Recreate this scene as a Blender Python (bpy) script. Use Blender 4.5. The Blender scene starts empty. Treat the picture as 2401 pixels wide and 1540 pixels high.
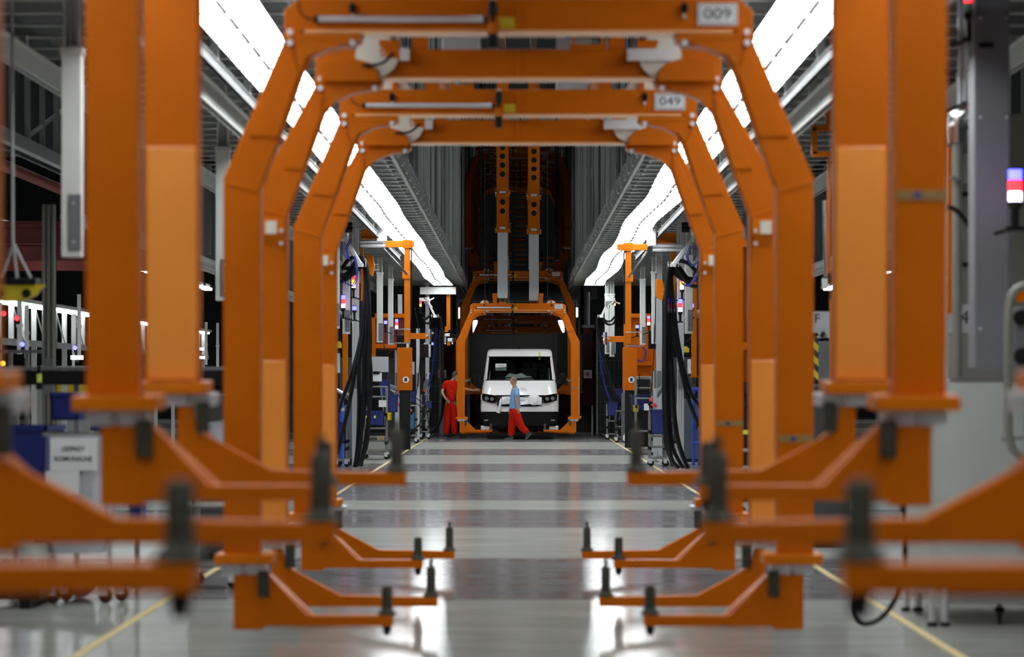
import bpy, bmesh, math, random
from mathutils import Vector, Matrix
random.seed(7)

# ------------------------------------------------------------------ camera
F, CX, CY, EYE = 7280.0, 1214.0, 895.0, 1.55      # focal length in px, vanishing point, eye height (image 2401 x 1540)
scene = bpy.context.scene
COL = scene.collection
cam_data = bpy.data.cameras.new('camera')
cam = bpy.data.objects.new('camera', cam_data); COL.objects.link(cam)
cam.location = (0, 0, EYE); cam.rotation_euler = (math.pi / 2, 0, 0)
cam_data.sensor_width = 36.0; cam_data.sensor_fit = 'HORIZONTAL'
cam_data.lens = F / 2401 * 36.0
cam_data.shift_x = -(CX - 1200.5) / 2401
cam_data.shift_y = (CY - 770) / 2401
cam_data.clip_end = 400
cam_data.dof.use_dof = True; cam_data.dof.focus_distance = 80.0; cam_data.dof.aperture_fstop = 2.8
scene.camera = cam

# ------------------------------------------------------------------ world and exposure
world = bpy.data.worlds.new('world'); scene.world = world; world.use_nodes = True
world.node_tree.nodes['Background'].inputs[0].default_value = (0.75, 0.85, 1.0, 1)
world.node_tree.nodes['Background'].inputs[1].default_value = 0.02
vs = scene.view_settings
vs.view_transform = 'Standard'; vs.look = 'None'; vs.gamma = 1.0; vs.use_curve_mapping = False
vs.exposure = 0.6
STRIP_POWER = 9.0        # emission of the light strips
HALL_AND_FILL_POWER = 6.0         # emission of the bay lamps and the unseen fill lamps added under the roof
SHAFT_FILL_POWER = 14.0       # emission of the unseen fill lamps added over the conveyor shaft

# ------------------------------------------------------------------ helpers
def at(x, y, D):
    """photo pixel and real distance -> point of the place"""
    return Vector(((x - CX) * D / F, D, EYE + (CY - y) * D / F))

def lin(c):
    c = c / 255.0
    return c / 12.92 if c <= 0.04045 else ((c + 0.055) / 1.055) ** 2.4

def rgb(r, g, b): return (lin(r), lin(g), lin(b), 1)

MATS = {}
def mat(name, col, rough=0.5, metal=0.0, emit=0.0, ecol=None, vary=0.0, vscale=6.0, bump=0.0, coat=0.0, spec=0.5, trans=0.0):
    m = bpy.data.materials.new(name); m.use_nodes = True
    nt = m.node_tree; b = nt.nodes['Principled BSDF']
    b.inputs['Base Color'].default_value = col
    b.inputs['Roughness'].default_value = rough
    b.inputs['Metallic'].default_value = metal
    b.inputs['Specular IOR Level'].default_value = spec
    b.inputs['Coat Weight'].default_value = coat
    b.inputs['Coat Roughness'].default_value = 0.08
    b.inputs['Transmission Weight'].default_value = trans
    if emit:
        b.inputs['Emission Color'].default_value = ecol or col
        b.inputs['Emission Strength'].default_value = emit
    if vary or bump:
        tc = nt.nodes.new('ShaderNodeTexCoord'); nz = nt.nodes.new('ShaderNodeTexNoise')
        nz.inputs['Scale'].default_value = vscale; nz.inputs['Detail'].default_value = 5
        nt.links.new(tc.outputs['Object'], nz.inputs['Vector'])
        if vary:
            hs = nt.nodes.new('ShaderNodeMix'); hs.data_type = 'RGBA'
            hs.inputs['A'].default_value = tuple(max(0, c * (1 - vary)) for c in col[:3]) + (1,)
            hs.inputs['B'].default_value = tuple(min(1, c * (1 + vary)) for c in col[:3]) + (1,)
            nt.links.new(nz.outputs['Fac'], hs.inputs['Factor'])
            nt.links.new(hs.outputs['Result'], b.inputs['Base Color'])
        if bump:
            bp = nt.nodes.new('ShaderNodeBump'); bp.inputs['Strength'].default_value = bump
            nt.links.new(nz.outputs['Fac'], bp.inputs['Height']); nt.links.new(bp.outputs['Normal'], b.inputs['Normal'])
    MATS[name] = m
    return m

mat('orange', (0.54, 0.120, 0.0, 1), 0.45, vary=0.10, vscale=3, spec=0.12)
mat('orange_bright', (0.60, 0.148, 0.0, 1), 0.42, vary=0.08, vscale=3, spec=0.15)
mat('orange_panel', (0.88, 0.30, 0.045, 1), 0.22, vary=0.10, vscale=2, coat=0.3)
mat('orange_lip_highlight', (0.80, 0.42, 0.18, 1), 0.4)
mat('white_paint', (0.80, 0.81, 0.80, 1), 0.25, coat=0.8)
mat('van_white', (0.82, 0.82, 0.82, 1), 0.28, coat=1.0)
mat('offwhite', (0.62, 0.63, 0.60, 1), 0.45, vary=0.06)
mat('steel_grey', (0.34, 0.36, 0.35, 1), 0.45, metal=0.0, vary=0.12, vscale=2)
mat('pale_steel', (0.50, 0.53, 0.50, 1), 0.42, vary=0.1, vscale=2)
mat('rib_steel', (0.30, 0.32, 0.29, 1), 0.5, vary=0.12)
mat('fin_steel', (0.40, 0.41, 0.39, 1), 0.4, vary=0.15, vscale=1.5)
mat('aluminium', (0.66, 0.67, 0.68, 1), 0.32, metal=0.75)
mat('zinc', (0.62, 0.64, 0.67, 1), 0.35, metal=0.5, vary=0.08)
mat('chrome', (0.85, 0.86, 0.88, 1), 0.12, metal=1.0)
mat('foil', (0.85, 0.85, 0.85, 1), 0.18, metal=1.0, bump=0.6, vscale=30)
mat('pin_dark', (0.040, 0.036, 0.024, 1), 0.55, vary=0.15, spec=0.3)
mat('black', (0.005, 0.005, 0.006, 1), 0.5, spec=0.25)
mat('black_rubber', (0.005, 0.005, 0.006, 1), 0.42, spec=0.25)
mat('black_gloss', (0.006, 0.006, 0.007, 1), 0.12)
mat('dark_grey', (0.045, 0.047, 0.05, 1), 0.5, vary=0.15)
mat('mid_grey', (0.13, 0.135, 0.145, 1), 0.5, vary=0.1)
mat('duct_grey', (0.150, 0.150, 0.170, 1), 0.45, vary=0.06, vscale=2)
mat('cabinet_grey', (0.42, 0.45, 0.44, 1), 0.4, vary=0.04, vscale=2)
mat('blue_bin', (0.006, 0.018, 0.16, 1), 0.4, vary=0.1)
mat('blue_bright', (0.04, 0.10, 0.62, 1), 0.4)
mat('blue_crate', (0.03, 0.13, 0.28, 1), 0.5)
mat('blue_hose', (0.015, 0.03, 0.30, 1), 0.35)
mat('slate', (0.075, 0.095, 0.12, 1), 0.45, vary=0.08)
mat('yellow', (0.62, 0.47, 0.01, 1), 0.45, vary=0.08)
mat('lime', (0.70, 0.80, 0.12, 1), 0.5)
mat('line_paint', (0.66, 0.50, 0.20, 1), 0.4, vary=0.15, vscale=4)
mat('paper', (0.72, 0.74, 0.76, 1), 0.6)
mat('paper_dim', (0.42, 0.44, 0.46, 1), 0.6)
mat('ink', (0.02, 0.02, 0.025, 1), 0.6)
mat('ink_blue', (0.02, 0.05, 0.22, 1), 0.6)
mat('tape', (0.30, 0.19, 0.06, 1), 0.5, vary=0.2, vscale=40)
mat('red_steel', (0.16, 0.014, 0.008, 1), 0.5, vary=0.2, vscale=2)
mat('red_pipe', (0.34, 0.07, 0.045, 1), 0.4)
mat('red_part', (0.60, 0.03, 0.015, 1), 0.4)
mat('nylon', (0.70, 0.66, 0.58, 1), 0.45)
mat('roof', (0.05, 0.055, 0.05, 1), 0.7)
mat('wall_dark', (0.050, 0.049, 0.049, 1), 0.30, vary=0.08, vscale=1)
mat('wall_teal', (0.012, 0.022, 0.022, 1), 0.35)
mat('skin', (0.46, 0.24, 0.15, 1), 0.5)
mat('hair', (0.035, 0.022, 0.014, 1), 0.7)
mat('hair_short', (0.20, 0.11, 0.07, 1), 0.65)
mat('shirt_blue', (0.17, 0.34, 0.60, 1), 0.85, bump=0.25, vscale=14)
mat('work_red', (0.45, 0.010, 0.002, 1), 0.8, bump=0.3, vscale=12, spec=0.1)
mat('shoe', (0.010, 0.010, 0.011, 1), 0.5)
mat('sole', (0.10, 0.10, 0.095, 1), 0.7)
mat('plastic_wrap', (0.80, 0.81, 0.82, 1), 0.22, bump=0.9, vscale=5, coat=0.3)
mat('seat', (0.005, 0.005, 0.006, 1), 0.7, spec=0.2)
mat('clear_bag', (0.42, 0.45, 0.50, 1), 0.25, bump=0.6, vscale=9)
mat('brown_card', (0.32, 0.20, 0.10, 1), 0.7)
mat('warn_red', (0.55, 0.02, 0.02, 1), 0.5)
mat('dull_steel', (0.19, 0.19, 0.17, 1), 0.5, vary=0.1)
mat('lit_blue', (0.05, 0.08, 1.0, 1), 0.4, emit=5.0, ecol=(0.07, 0.07, 1.0, 1))
mat('lit_red', (1.0, 0.02, 0.02, 1), 0.4, emit=4.0, ecol=(1.0, 0.015, 0.02, 1))
mat('lit_amber', (1.0, 0.3, 0.02, 1), 0.4, emit=4.0, ecol=(1.0, 0.22, 0.01, 1))
mat('lit_white', (0.9, 0.85, 1.0, 1), 0.4, emit=3.0, ecol=(0.85, 0.75, 1.0, 1))
mat('lens_green', (0.01, 0.12, 0.05, 1), 0.3)
mat('strip_light', (0.95, 0.97, 1.0, 1), 0.5, emit=STRIP_POWER, ecol=(0.95, 0.98, 1.0, 1))
mat('shaft_light', (0.95, 0.97, 1.0, 1), 0.5, emit=SHAFT_FILL_POWER, ecol=(0.92, 0.97, 1.0, 1))
mat('hall_light', (0.95, 0.97, 1.0, 1), 0.5, emit=HALL_AND_FILL_POWER, ecol=(0.92, 0.97, 1.0, 1))

def glass_mat(name, tint, fac=0.12, rough=0.03):
    m = bpy.data.materials.new(name); m.use_nodes = True; nt = m.node_tree
    nt.nodes.remove(nt.nodes['Principled BSDF']); out = nt.nodes['Material Output']
    tr = nt.nodes.new('ShaderNodeBsdfTransparent'); tr.inputs[0].default_value = tint
    gl = nt.nodes.new('ShaderNodeBsdfGlossy'); gl.inputs['Roughness'].default_value = rough
    fr = nt.nodes.new('ShaderNodeLayerWeight'); fr.inputs[0].default_value = fac
    mx = nt.nodes.new('ShaderNodeMixShader')
    nt.links.new(fr.outputs['Fresnel'], mx.inputs[0]); nt.links.new(tr.outputs[0], mx.inputs[1])
    nt.links.new(gl.outputs[0], mx.inputs[2]); nt.links.new(mx.outputs[0], out.inputs[0])
    MATS[name] = m
glass_mat('windscreen_glass', (0.42, 0.47, 0.46, 1), 0.12)
glass_mat('lamp_glass', (0.75, 0.78, 0.8, 1), 0.25)
glass_mat('red_curtain', (0.50, 0.012, 0.01, 1), 0.15, 0.2)
glass_mat('panel_glass', (0.35, 0.37, 0.37, 1), 0.3, 0.05)

def floor_mat(name, col, rough, gloss=0.3):
    m = bpy.data.materials.new(name); m.use_nodes = True; nt = m.node_tree; b = nt.nodes['Principled BSDF']
    g = nt.nodes.new('ShaderNodeNewGeometry')
    mp = nt.nodes.new('ShaderNodeMapping'); mp.inputs['Scale'].default_value = (0.5, 1.5, 1)
    nt.links.new(g.outputs['Position'], mp.inputs['Vector'])
    n1 = nt.nodes.new('ShaderNodeTexNoise'); n1.inputs['Scale'].default_value = 1.7; n1.inputs['Detail'].default_value = 10; n1.inputs['Roughness'].default_value = 0.68
    n2 = nt.nodes.new('ShaderNodeTexNoise'); n2.inputs['Scale'].default_value = 5; n2.inputs['Detail'].default_value = 6
    for n in (n1, n2): nt.links.new(mp.outputs[0], n.inputs['Vector'])
    cr = nt.nodes.new('ShaderNodeMix'); cr.data_type = 'RGBA'
    cr.inputs['A'].default_value = tuple(c * 0.5 for c in col) + (1,); cr.inputs['B'].default_value = tuple(c * 1.5 for c in col) + (1,)
    nt.links.new(n1.outputs['Fac'], cr.inputs['Factor'])
    # polished concrete: matt body under a thin sealed gloss
    nt.nodes.remove(b); out = nt.nodes['Material Output']
    df = nt.nodes.new('ShaderNodeBsdfDiffuse'); gl = nt.nodes.new('ShaderNodeBsdfGlossy'); mx = nt.nodes.new('ShaderNodeMixShader')
    nt.links.new(cr.outputs['Result'], df.inputs['Color'])
    mr = nt.nodes.new('ShaderNodeMapRange'); mr.inputs['To Min'].default_value = rough * 0.6; mr.inputs['To Max'].default_value = rough * 1.5
    nt.links.new(n2.outputs['Fac'], mr.inputs['Value']); nt.links.new(mr.outputs[0], gl.inputs['Roughness'])
    bp = nt.nodes.new('ShaderNodeBump'); bp.inputs['Strength'].default_value = 0.035; bp.inputs['Distance'].default_value = 0.05
    nt.links.new(n1.outputs['Fac'], bp.inputs['Height']); nt.links.new(bp.outputs['Normal'], gl.inputs['Normal'])
    mx.inputs[0].default_value = gloss
    nt.links.new(df.outputs[0], mx.inputs[1]); nt.links.new(gl.outputs[0], mx.inputs[2]); nt.links.new(mx.outputs[0], out.inputs[0])
    MATS[name] = m
floor_mat('slab_light', (0.47, 0.47, 0.44), 0.08, 0.48)
floor_mat('slab_dark', (0.27, 0.255, 0.265), 0.075, 0.50)
floor_mat('slab_base', (0.2, 0.2, 0.2), 0.3)

def hazard_mat():
    m = bpy.data.materials.new('hazard'); m.use_nodes = True; nt = m.node_tree; b = nt.nodes['Principled BSDF']
    tc = nt.nodes.new('ShaderNodeTexCoord'); mp = nt.nodes.new('ShaderNodeMapping'); mp.inputs['Rotation'].default_value = (0, 0.78, 0)
    w = nt.nodes.new('ShaderNodeTexWave'); w.inputs['Scale'].default_value = 3.2
    r = nt.nodes.new('ShaderNodeValToRGB'); r.color_ramp.interpolation = 'CONSTANT'
    r.color_ramp.elements[0].color = (0.02, 0.02, 0.02, 1); r.color_ramp.elements[1].color = (0.62, 0.5, 0.02, 1); r.color_ramp.elements[1].position = 0.5
    nt.links.new(tc.outputs['Object'], mp.inputs[0]); nt.links.new(mp.outputs[0], w.inputs[0]); nt.links.new(w.outputs['Fac'], r.inputs[0]); nt.links.new(r.outputs[0], b.inputs['Base Color'])
    MATS['hazard'] = m
hazard_mat()

def spline(pts, n=6):
    pts = [Vector(p) for p in pts]
    if len(pts) < 3: return pts
    P = [pts[0] * 2 - pts[1]] + pts + [pts[-1] * 2 - pts[-2]]; out = []
    for i in range(1, len(P) - 2):
        a, b, c, d = P[i - 1:i + 3]
        for k in range(n):
            t = k / n
            out.append(0.5 * ((2 * b) + (c - a) * t + (2 * a - 5 * b + 4 * c - d) * t * t + (3 * b - a - 3 * c + d) * t ** 3))
    out.append(pts[-1]); return out

class MB:
    """collects boxes, bars, tubes, prisms and lathes; build() links them as ONE mesh object"""
    def __init__(s): s.v = []; s.f = []
    def _add(s, vs_, fs): o = len(s.v); s.v += [Vector(v) for v in vs_]; s.f += [[i + o for i in f] for f in fs]; return s
    def bx(s, x0, x1, y0, y1, z0, z1):
        return s._add([(x, y, z) for x in (x0, x1) for y in (y0, y1) for z in (z0, z1)],
                      [(0, 1, 3, 2), (4, 6, 7, 5), (0, 4, 5, 1), (2, 3, 7, 6), (0, 2, 6, 4), (1, 5, 7, 3)])
    def box(s, c, sx, sy, sz): return s.bx(c[0] - sx / 2, c[0] + sx / 2, c[1] - sy / 2, c[1] + sy / 2, c[2] - sz / 2, c[2] + sz / 2)
    def bar(s, p, q, w, h):
        p, q = Vector(p), Vector(q); d = (q - p).normalized()
        up = Vector((0, 0, 1)) if abs(d.z) < 0.95 else Vector((0, 1, 0))
        a = d.cross(up).normalized(); b = a.cross(d).normalized()
        vs_ = [e + a * (i * w / 2) + b * (j * h / 2) for e in (p, q) for i in (-1, 1) for j in (-1, 1)]
        return s._add(vs_, [(0, 1, 3, 2), (4, 6, 7, 5), (0, 4, 5, 1), (2, 3, 7, 6), (0, 2, 6, 4), (1, 5, 7, 3)])
    def tube(s, pts, r, n=8, smooth=0):
        pts = [Vector(p) for p in pts]
        if smooth: pts = spline(pts, smooth)
        rs = r if isinstance(r, (list, tuple)) else [r] * len(pts)
        d0 = (pts[1] - pts[0]).normalized(); up = Vector((0, 0, 1)) if abs(d0.z) < 0.9 else Vector((1, 0, 0))
        a = d0.cross(up).normalized(); V = []; fs = []
        for i, p in enumerate(pts):
            d = (pts[min(i + 1, len(pts) - 1)] - pts[max(i - 1, 0)]).normalized()
            a = (a - d * a.dot(d)).normalized(); b = d.cross(a)
            for k in range(n):
                t = 2 * math.pi * k / n; V.append(p + (a * math.cos(t) + b * math.sin(t)) * rs[i])
        for i in range(len(pts) - 1):
            for k in range(n): fs.append((i * n + k, i * n + (k + 1) % n, (i + 1) * n + (k + 1) % n, (i + 1) * n + k))
        fs.append(tuple(range(n))[::-1]); fs.append(tuple((len(pts) - 1) * n + k for k in range(n)))
        return s._add(V, fs)
    def cyl(s, p, q, r, n=14): return s.tube([p, q], r, n)
    def lathe(s, prof, c, axis='z', n=16):
        """prof: [(radius, along)] round a vertical (or y / x) axis through c"""
        c = Vector(c); V = []; fs = []
        for r, h in prof:
            for k in range(n):
                t = 2 * math.pi * k / n; u, w = r * math.cos(t), r * math.sin(t)
                V.append(c + Vector({'z': (u, w, h), 'y': (u, h, w), 'x': (h, u, w)}[axis]))
        for i in range(len(prof) - 1):
            for k in range(n): fs.append((i * n + k, i * n + (k + 1) % n, (i + 1) * n + (k + 1) % n, (i + 1) * n + k))
        fs.append(tuple(range(n))); fs.append(tuple((len(prof) - 1) * n + k for k in range(n)))
        return s._add(V, fs)
    def prism(s, poly, y0, y1, axis='y'):
        n = len(poly)
        pt = (lambda a, b, t: (a, t, b)) if axis == 'y' else ((lambda a, b, t: (t, a, b)) if axis == 'x' else (lambda a, b, t: (a, b, t)))
        V = [pt(a, b, y0) for a, b in poly] + [pt(a, b, y1) for a, b in poly]
        fs = [tuple(range(n))[::-1], tuple(range(n, 2 * n))] + [(i, (i + 1) % n, n + (i + 1) % n, n + i) for i in range(n)]
        return s._add(V, fs)
    def mirror(s, flag):
        if flag: s.v = [Vector((-v.x, v.y, v.z)) for v in s.v]
        return s
    def build(s, name, material, parent=None, smooth=False, bevel=0.0, label=None, cat=None, group=None, kind=None):
        bm = bmesh.new()
        top = parent
        while top is not None and top.parent is not None: top = top.parent
        if top is not None: off = Vector(top.location)
        else:
            lo = [min(v[i] for v in s.v) for i in range(3)]; hi = [max(v[i] for v in s.v) for i in range(3)]
            off = Vector(((lo[0] + hi[0]) / 2, (lo[1] + hi[1]) / 2, lo[2]))
        bv = [bm.verts.new(v - off) for v in s.v]
        for f in s.f:
            try: bm.faces.new([bv[i] for i in f])
            except ValueError: pass
        bmesh.ops.recalc_face_normals(bm, faces=bm.faces)
        if bevel:
            es = [e for e in bm.edges if len(e.link_faces) == 2 and e.calc_face_angle(0) > 0.5]
            bmesh.ops.bevel(bm, geom=es, offset=bevel, segments=2, affect='EDGES', profile=0.6)
        me = bpy.data.meshes.new(name); bm.to_mesh(me); bm.free()
        if smooth:
            for p in me.polygons: p.use_smooth = True
            try: me.set_sharp_from_angle(angle=0.7)
            except Exception: pass
        me.materials.append(MATS[material])
        o = bpy.data.objects.new(name, me); COL.objects.link(o)
        if parent is None: o.location = off
        else: adopt(o, parent)
        tag(o, label, cat, group, kind)
        return o

def tag(o, label=None, cat=None, group=None, kind=None):
    for k, v in (('label', label), ('category', cat), ('group', group), ('kind', kind)):
        if v: o[k] = v
    return o

def thing(name, loc, label=None, cat=None, group=None, kind=None):
    o = bpy.data.objects.new(name, None); COL.objects.link(o); o.location = loc; o.empty_display_size = 0.1
    return tag(o, label, cat, group, kind)

KIDS = {}
def adopt(o, parent): o.parent = parent; KIDS.setdefault(parent, []).append(o)
def kids(o): return KIDS.get(o, [])
def copy_tree(o, loc=None, parent=None, skip=()):
    c = o.copy(); COL.objects.link(c)
    if parent is not None: adopt(c, parent)
    if loc is not None: c.location = loc
    for ch in kids(o):
        if ch.name.split('.')[0] not in skip: copy_tree(ch, None, c, skip)
    return c

def text(body, center, h, material, parent=None, name='lettering', width=None, depth=0.002, bold=0.0, label=None, rx=math.pi / 2, rot=None):
    cu = bpy.data.curves.new('lettering_curve', 'FONT'); cu.body = body; cu.align_x = 'CENTER'; cu.align_y = 'CENTER'
    cu.size = h / 0.70; cu.extrude = depth / 2; cu.offset = bold; cu.resolution_u = 3
    t = bpy.data.objects.new('lettering_tmp', cu); COL.objects.link(t)
    dg = bpy.context.evaluated_depsgraph_get()
    me = bpy.data.meshes.new_from_object(t.evaluated_get(dg)); bpy.data.objects.remove(t); bpy.data.curves.remove(cu)
    xs = [v.co.x for v in me.vertices]; sx = (width / (max(xs) - min(xs))) if width and xs else 1.0
    top = parent
    while top is not None and top.parent is not None: top = top.parent
    off = Vector(top.location) if top is not None else Vector((0, 0, 0))
    M = rot or Matrix.Rotation(rx, 3, 'X')
    for v in me.vertices: v.co = M @ Vector((v.co.x * sx, v.co.y, v.co.z)) + Vector(center) - off
    me.materials.clear(); me.materials.append(MATS[material])
    o = bpy.data.objects.new(name, me); COL.objects.link(o)
    if parent is not None: adopt(o, parent)
    if label: o['label'] = label
    return o

# ================================================================== THE SETTING
# floor: concrete slabs cast in alternating light and dark bays
floor = MB().bx(-24, 24, -14, 140, -0.30, -0.08).build('floor', 'slab_base', kind='structure')
edges = [-14, -8.5, -3, 3.5, 10, 16.4, 22.1, 27.3, 33.0, 37.6, 40.6, 48.0, 53.7, 58.8, 65.6, 71.5, 80, 92, 104, 116, 128, 140]
tones = 'LDLDLLDLDLDLDLDLDLDLD'
for i in range(len(edges) - 1):
    for x0, x1 in ((-24, -9), (-9, 9), (9, 24)):
        MB().bx(x0 + 0.004, x1 - 0.004, edges[i] + 0.006, edges[i + 1] - 0.006, -0.09, 0).build(
            'slab', 'slab_light' if tones[i] == 'L' else 'slab_dark', floor)
for n, sx in (('left', -1), ('right', 1)):
    MB().bx(sx * 2.5 - 0.028, sx * 2.5 + 0.028, 2, 92, 0.0, 0.003).build('trim_1' if sx < 0 else 'trim_2', 'line_paint', kind='structure',
        label='thin yellow line painted along the %s edge of the aisle floor' % n)

# hall shell
roof = MB().bx(-24, 24, -14, 140, 12.0, 12.2).build('ceiling', 'roof', kind='structure')
for k in range(10):
    MB().bx(-24, 24, 10 + k * 14 - 0.15, 10 + k * 14 + 0.15, 11.4, 12.0).build('roof_beam', 'steel_grey', roof)
MB().bx(-24.2, -24, -14, 140, 0, 12).build('wall_left', 'mid_grey', kind='structure')
MB().bx(24, 24.2, -14, 140, 0, 12).build('wall_right', 'mid_grey', kind='structure')
MB().bx(-24, 24, 140, 140.2, 0, 12).build('wall_far', 'dark_grey', kind='structure')

# suspended steel deck with cross ribs on each side of the conveyor opening
ZR = EYE + 2.78
rib_me = None
for n, sx in (('left', -1), ('right', 1)):
    deck = MB().bx(min(sx * 1.62, sx * 4.4), max(sx * 1.62, sx * 4.4), -10, 93, ZR + 0.42, ZR + 0.48).build(
        'ceiling_deck', 'roof', kind='structure', label='dark steel deck over the %s side of the aisle' % n)
    for k in range(96):
        y = 12 + k * 0.82
        if rib_me is None:
            m = MB()
            m.bx(-1.38, 1.38, -0.006, 0.006, 0, 0.026); m.bx(-1.38, 1.38, -0.05, 0.006, 0, 0.008)
            r = m.build('rib', 'pale_steel'); rib_me = r.data
        else:
            r = bpy.data.objects.new('rib', rib_me); COL.objects.link(r)
        adopt(r, deck); r.location = Vector((sx * 2.95, y, ZR)) - Vector(deck.location)
    # bolted edge rail at the opening, with its joint plates
    edge = MB().bx(sx * 1.54 - 0.02, sx * 1.54 + 0.02, 16, 93, ZR - 0.02, ZR + 0.12).build(
        'edge_rail', 'rib_steel', kind='structure', label='bolted steel edge rail along the %s side of the conveyor opening' % n)
    pl = None
    for k in range(50):
        y = 18 + k * 1.5
        if pl is None:
            m = MB(); m.bx(-0.03, 0.03, -0.13, 0.13, -0.07, 0.16)
            for dy in (-0.07, 0.07):
                for dz in (-0.02, 0.10): m.cyl((-0.05 , dy, dz), (0.05, dy, dz), 0.026, 8)
            p = m.build('joint_plate', 'steel_grey'); pl = p.data
        else:
            p = bpy.data.objects.new('joint_plate', pl); COL.objects.link(p)
        adopt(p, edge); p.location = Vector((sx * 1.52, y, ZR + 0.04)) - Vector(edge.location)
    # guard wall of upright posts above the edge rail
    wall = MB().bx(sx * 1.86 - 0.02, sx * 1.86 + 0.02, 20, 112, ZR + 0.3, 10.5).build(
        'wall_guard_%s' % n, 'mid_grey', kind='structure')
    posts = {}; rp = random.Random(5)
    for k in range(78):
        y = 20 + k * 1.15 + rp.uniform(-0.2, 0.2); key = rp.choice(((0.022, 'pale_steel'), (0.012, 'steel_grey'), (0.03, 'pale_steel'), (0.018, 'fin_steel'), (0.012, 'offwhite'), (0.02, 'mid_grey')))
        if key not in posts:
            w_ = key[0]; m = MB(); m.bx(-w_, w_, -0.012, 0.012, 0, 6.2); m.bx(-w_, -w_ + 0.008, -0.05, 0.05, 0, 6.2)
            p = m.build('post', key[1]); posts[key] = p.data
        else:
            p = bpy.data.objects.new('post', posts[key]); COL.objects.link(p)
        adopt(p, wall); p.location = Vector((sx * (1.57 + rp.uniform(0, 0.14)), y, ZR + 0.12)) - Vector(wall.location)
    for k in range(9):
        y = 26 + k * 8
        MB().bar((sx * 1.68, y, ZR + 0.2), (sx * 1.68, y + 6.5, ZR + 5.8), 0.03, 0.08).build('brace', 'fin_steel', wall)
    for z in (ZR + 2.1, ZR + 4.3):
        MB().bx(sx * 1.74 - 0.03, sx * 1.74 + 0.03, 20, 112, z, z + 0.12).build('girt', 'steel_grey', wall)
    # longitudinal rails under the deck
    for X, z, w, h, mt, nm, lb in ((2.44, 2.50, 0.05, 0.10, 'dark_grey', 'power_rail', 'dark narrow power rail just outside the %s light strip'),
                               (2.66, 2.36, 0.08, 0.22, 'offwhite', 'support_rail', 'bright zinc support rail along the %s side above the stations'),
                               (3.98, 2.50, 0.08, 0.20, 'pale_steel', 'cable_tray', 'pale zinc cable tray along the %s outer side of the deck')):
        o = thing(nm, (sx * X, 18, EYE + z), lb % n, 'rail')
        m = MB(); ye = {'support_rail': 42, 'power_rail': 64, 'cable_tray': 88}[nm]; m.bx(sx * X - w / 2, sx * X + w / 2, 8, ye, EYE + z, EYE + z + 0.015); m.bx(sx * X - w / 2, sx * X + w / 2, 8, ye, EYE + z + h - 0.015, EYE + z + h)
        m.bx(sx * X - 0.012, sx * X + 0.012, 8, ye, EYE + z, EYE + z + h); m.build('profile', mt, o)
        m0 = None
        for k in range(26):
            y = 10 + k * 3.0
            if y > ye: break
            if m0 is None:
                mm = MB(); mm.bx(-0.03, 0.03, -0.04, 0.04, 0, ZR - EYE - z - h + 0.02); q = mm.build('hanger', 'steel_grey'); m0 = q.data
            else: q = bpy.data.objects.new('hanger', m0); COL.objects.link(q)
            adopt(q, o); q.location = Vector((sx * X, y, EYE + z + h - 0.01)) - Vector(o.location)

# long light strips: two rows of lamp panels with a dark spine between
PANEL = 0.98
def wave(y):
    a = min(1.0, max(0.0, (y - 22) / 25))
    return a * 0.028 * math.sin(y * 0.45 + 0.6), a * (0.022 * math.sin(y * 0.40) + 0.006 * math.sin(y * 1.1 + 1))
for n, sx in (('left', -1), ('right', 1)):
    o = thing('light_strip', (sx * 2.06, 40, EYE + 2.62), 'long white light strip of tube panels over the %s side of the aisle' % n, 'light', 'aisle light strips')
    pm = hm = None
    n_p = 86
    for k in range(n_p):
        y = 1 + k * PANEL
        if y > 84.6: break
        wx, wz = wave(y)
        for r in (-1, 1):
            if pm is None:
                m = MB(); m.prism([(-0.130, 0.012), (-0.128, 0.0), (0.128, 0.0), (0.130, 0.012)], -0.47, 0.47)
                p = m.build('strip_or_fill_panel', 'strip_light'); pm = p.data
                m = MB(); m.prism([(-0.132, 0.013), (0.132, 0.013), (0.10, 0.06), (-0.10, 0.06)], -0.486, 0.486)
                h = m.build('housing', 'offwhite'); hm = h.data
            else:
                p = bpy.data.objects.new('strip_or_fill_panel', pm); COL.objects.link(p)
                h = bpy.data.objects.new('housing', hm); COL.objects.link(h)
            loc = Vector((sx * 2.06 + r * 0.134 + wx, y, EYE + 2.62 + wz)) - Vector(o.location)
            adopt(p, o); p.location = loc; adopt(h, p); 
    m = MB()
    for k in range(85): m.box((sx * 2.06 + wave(1 + k * PANEL)[0], 1 + k * PANEL, EYE + 2.606 + wave(1 + k * PANEL)[1]), 0.035, 0.62, 0.02)
    m.build('spine', 'mid_grey', o, kind='stuff')
    lv = None
    for k in range(85):
        wx, wz = wave(1 + (k + 0.5) * PANEL)
        if lv is None: q = MB().bx(-0.27, 0.27, -0.006, 0.006, 0, 0.009).build('louver', 'steel_grey'); lv = q.data
        else: q = bpy.data.objects.new('louver', lv); COL.objects.link(q)
        adopt(q, o); q.location = Vector((sx * 2.06 + wx, 1 + (k + 0.5) * PANEL, EYE + 2.609 + wz)) - Vector(o.location)
beam = thing('end_beam', at(1026, 682, 85.2), 'white box beam closing the far end of the left light strip', 'beam')
p0, p1 = at(985, 690, 85.2), at(1068, 673, 85.2)
MB().bx(p0.x, p1.x, 85.1, 85.35, p0.z, p1.z).build('box_profile', 'white_paint', beam)
MB().bx(p1.x, p1.x + 0.015, 85.08, 85.37, p0.z - 0.01, p1.z + 0.01).build('end_cap', 'offwhite', beam)

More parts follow.
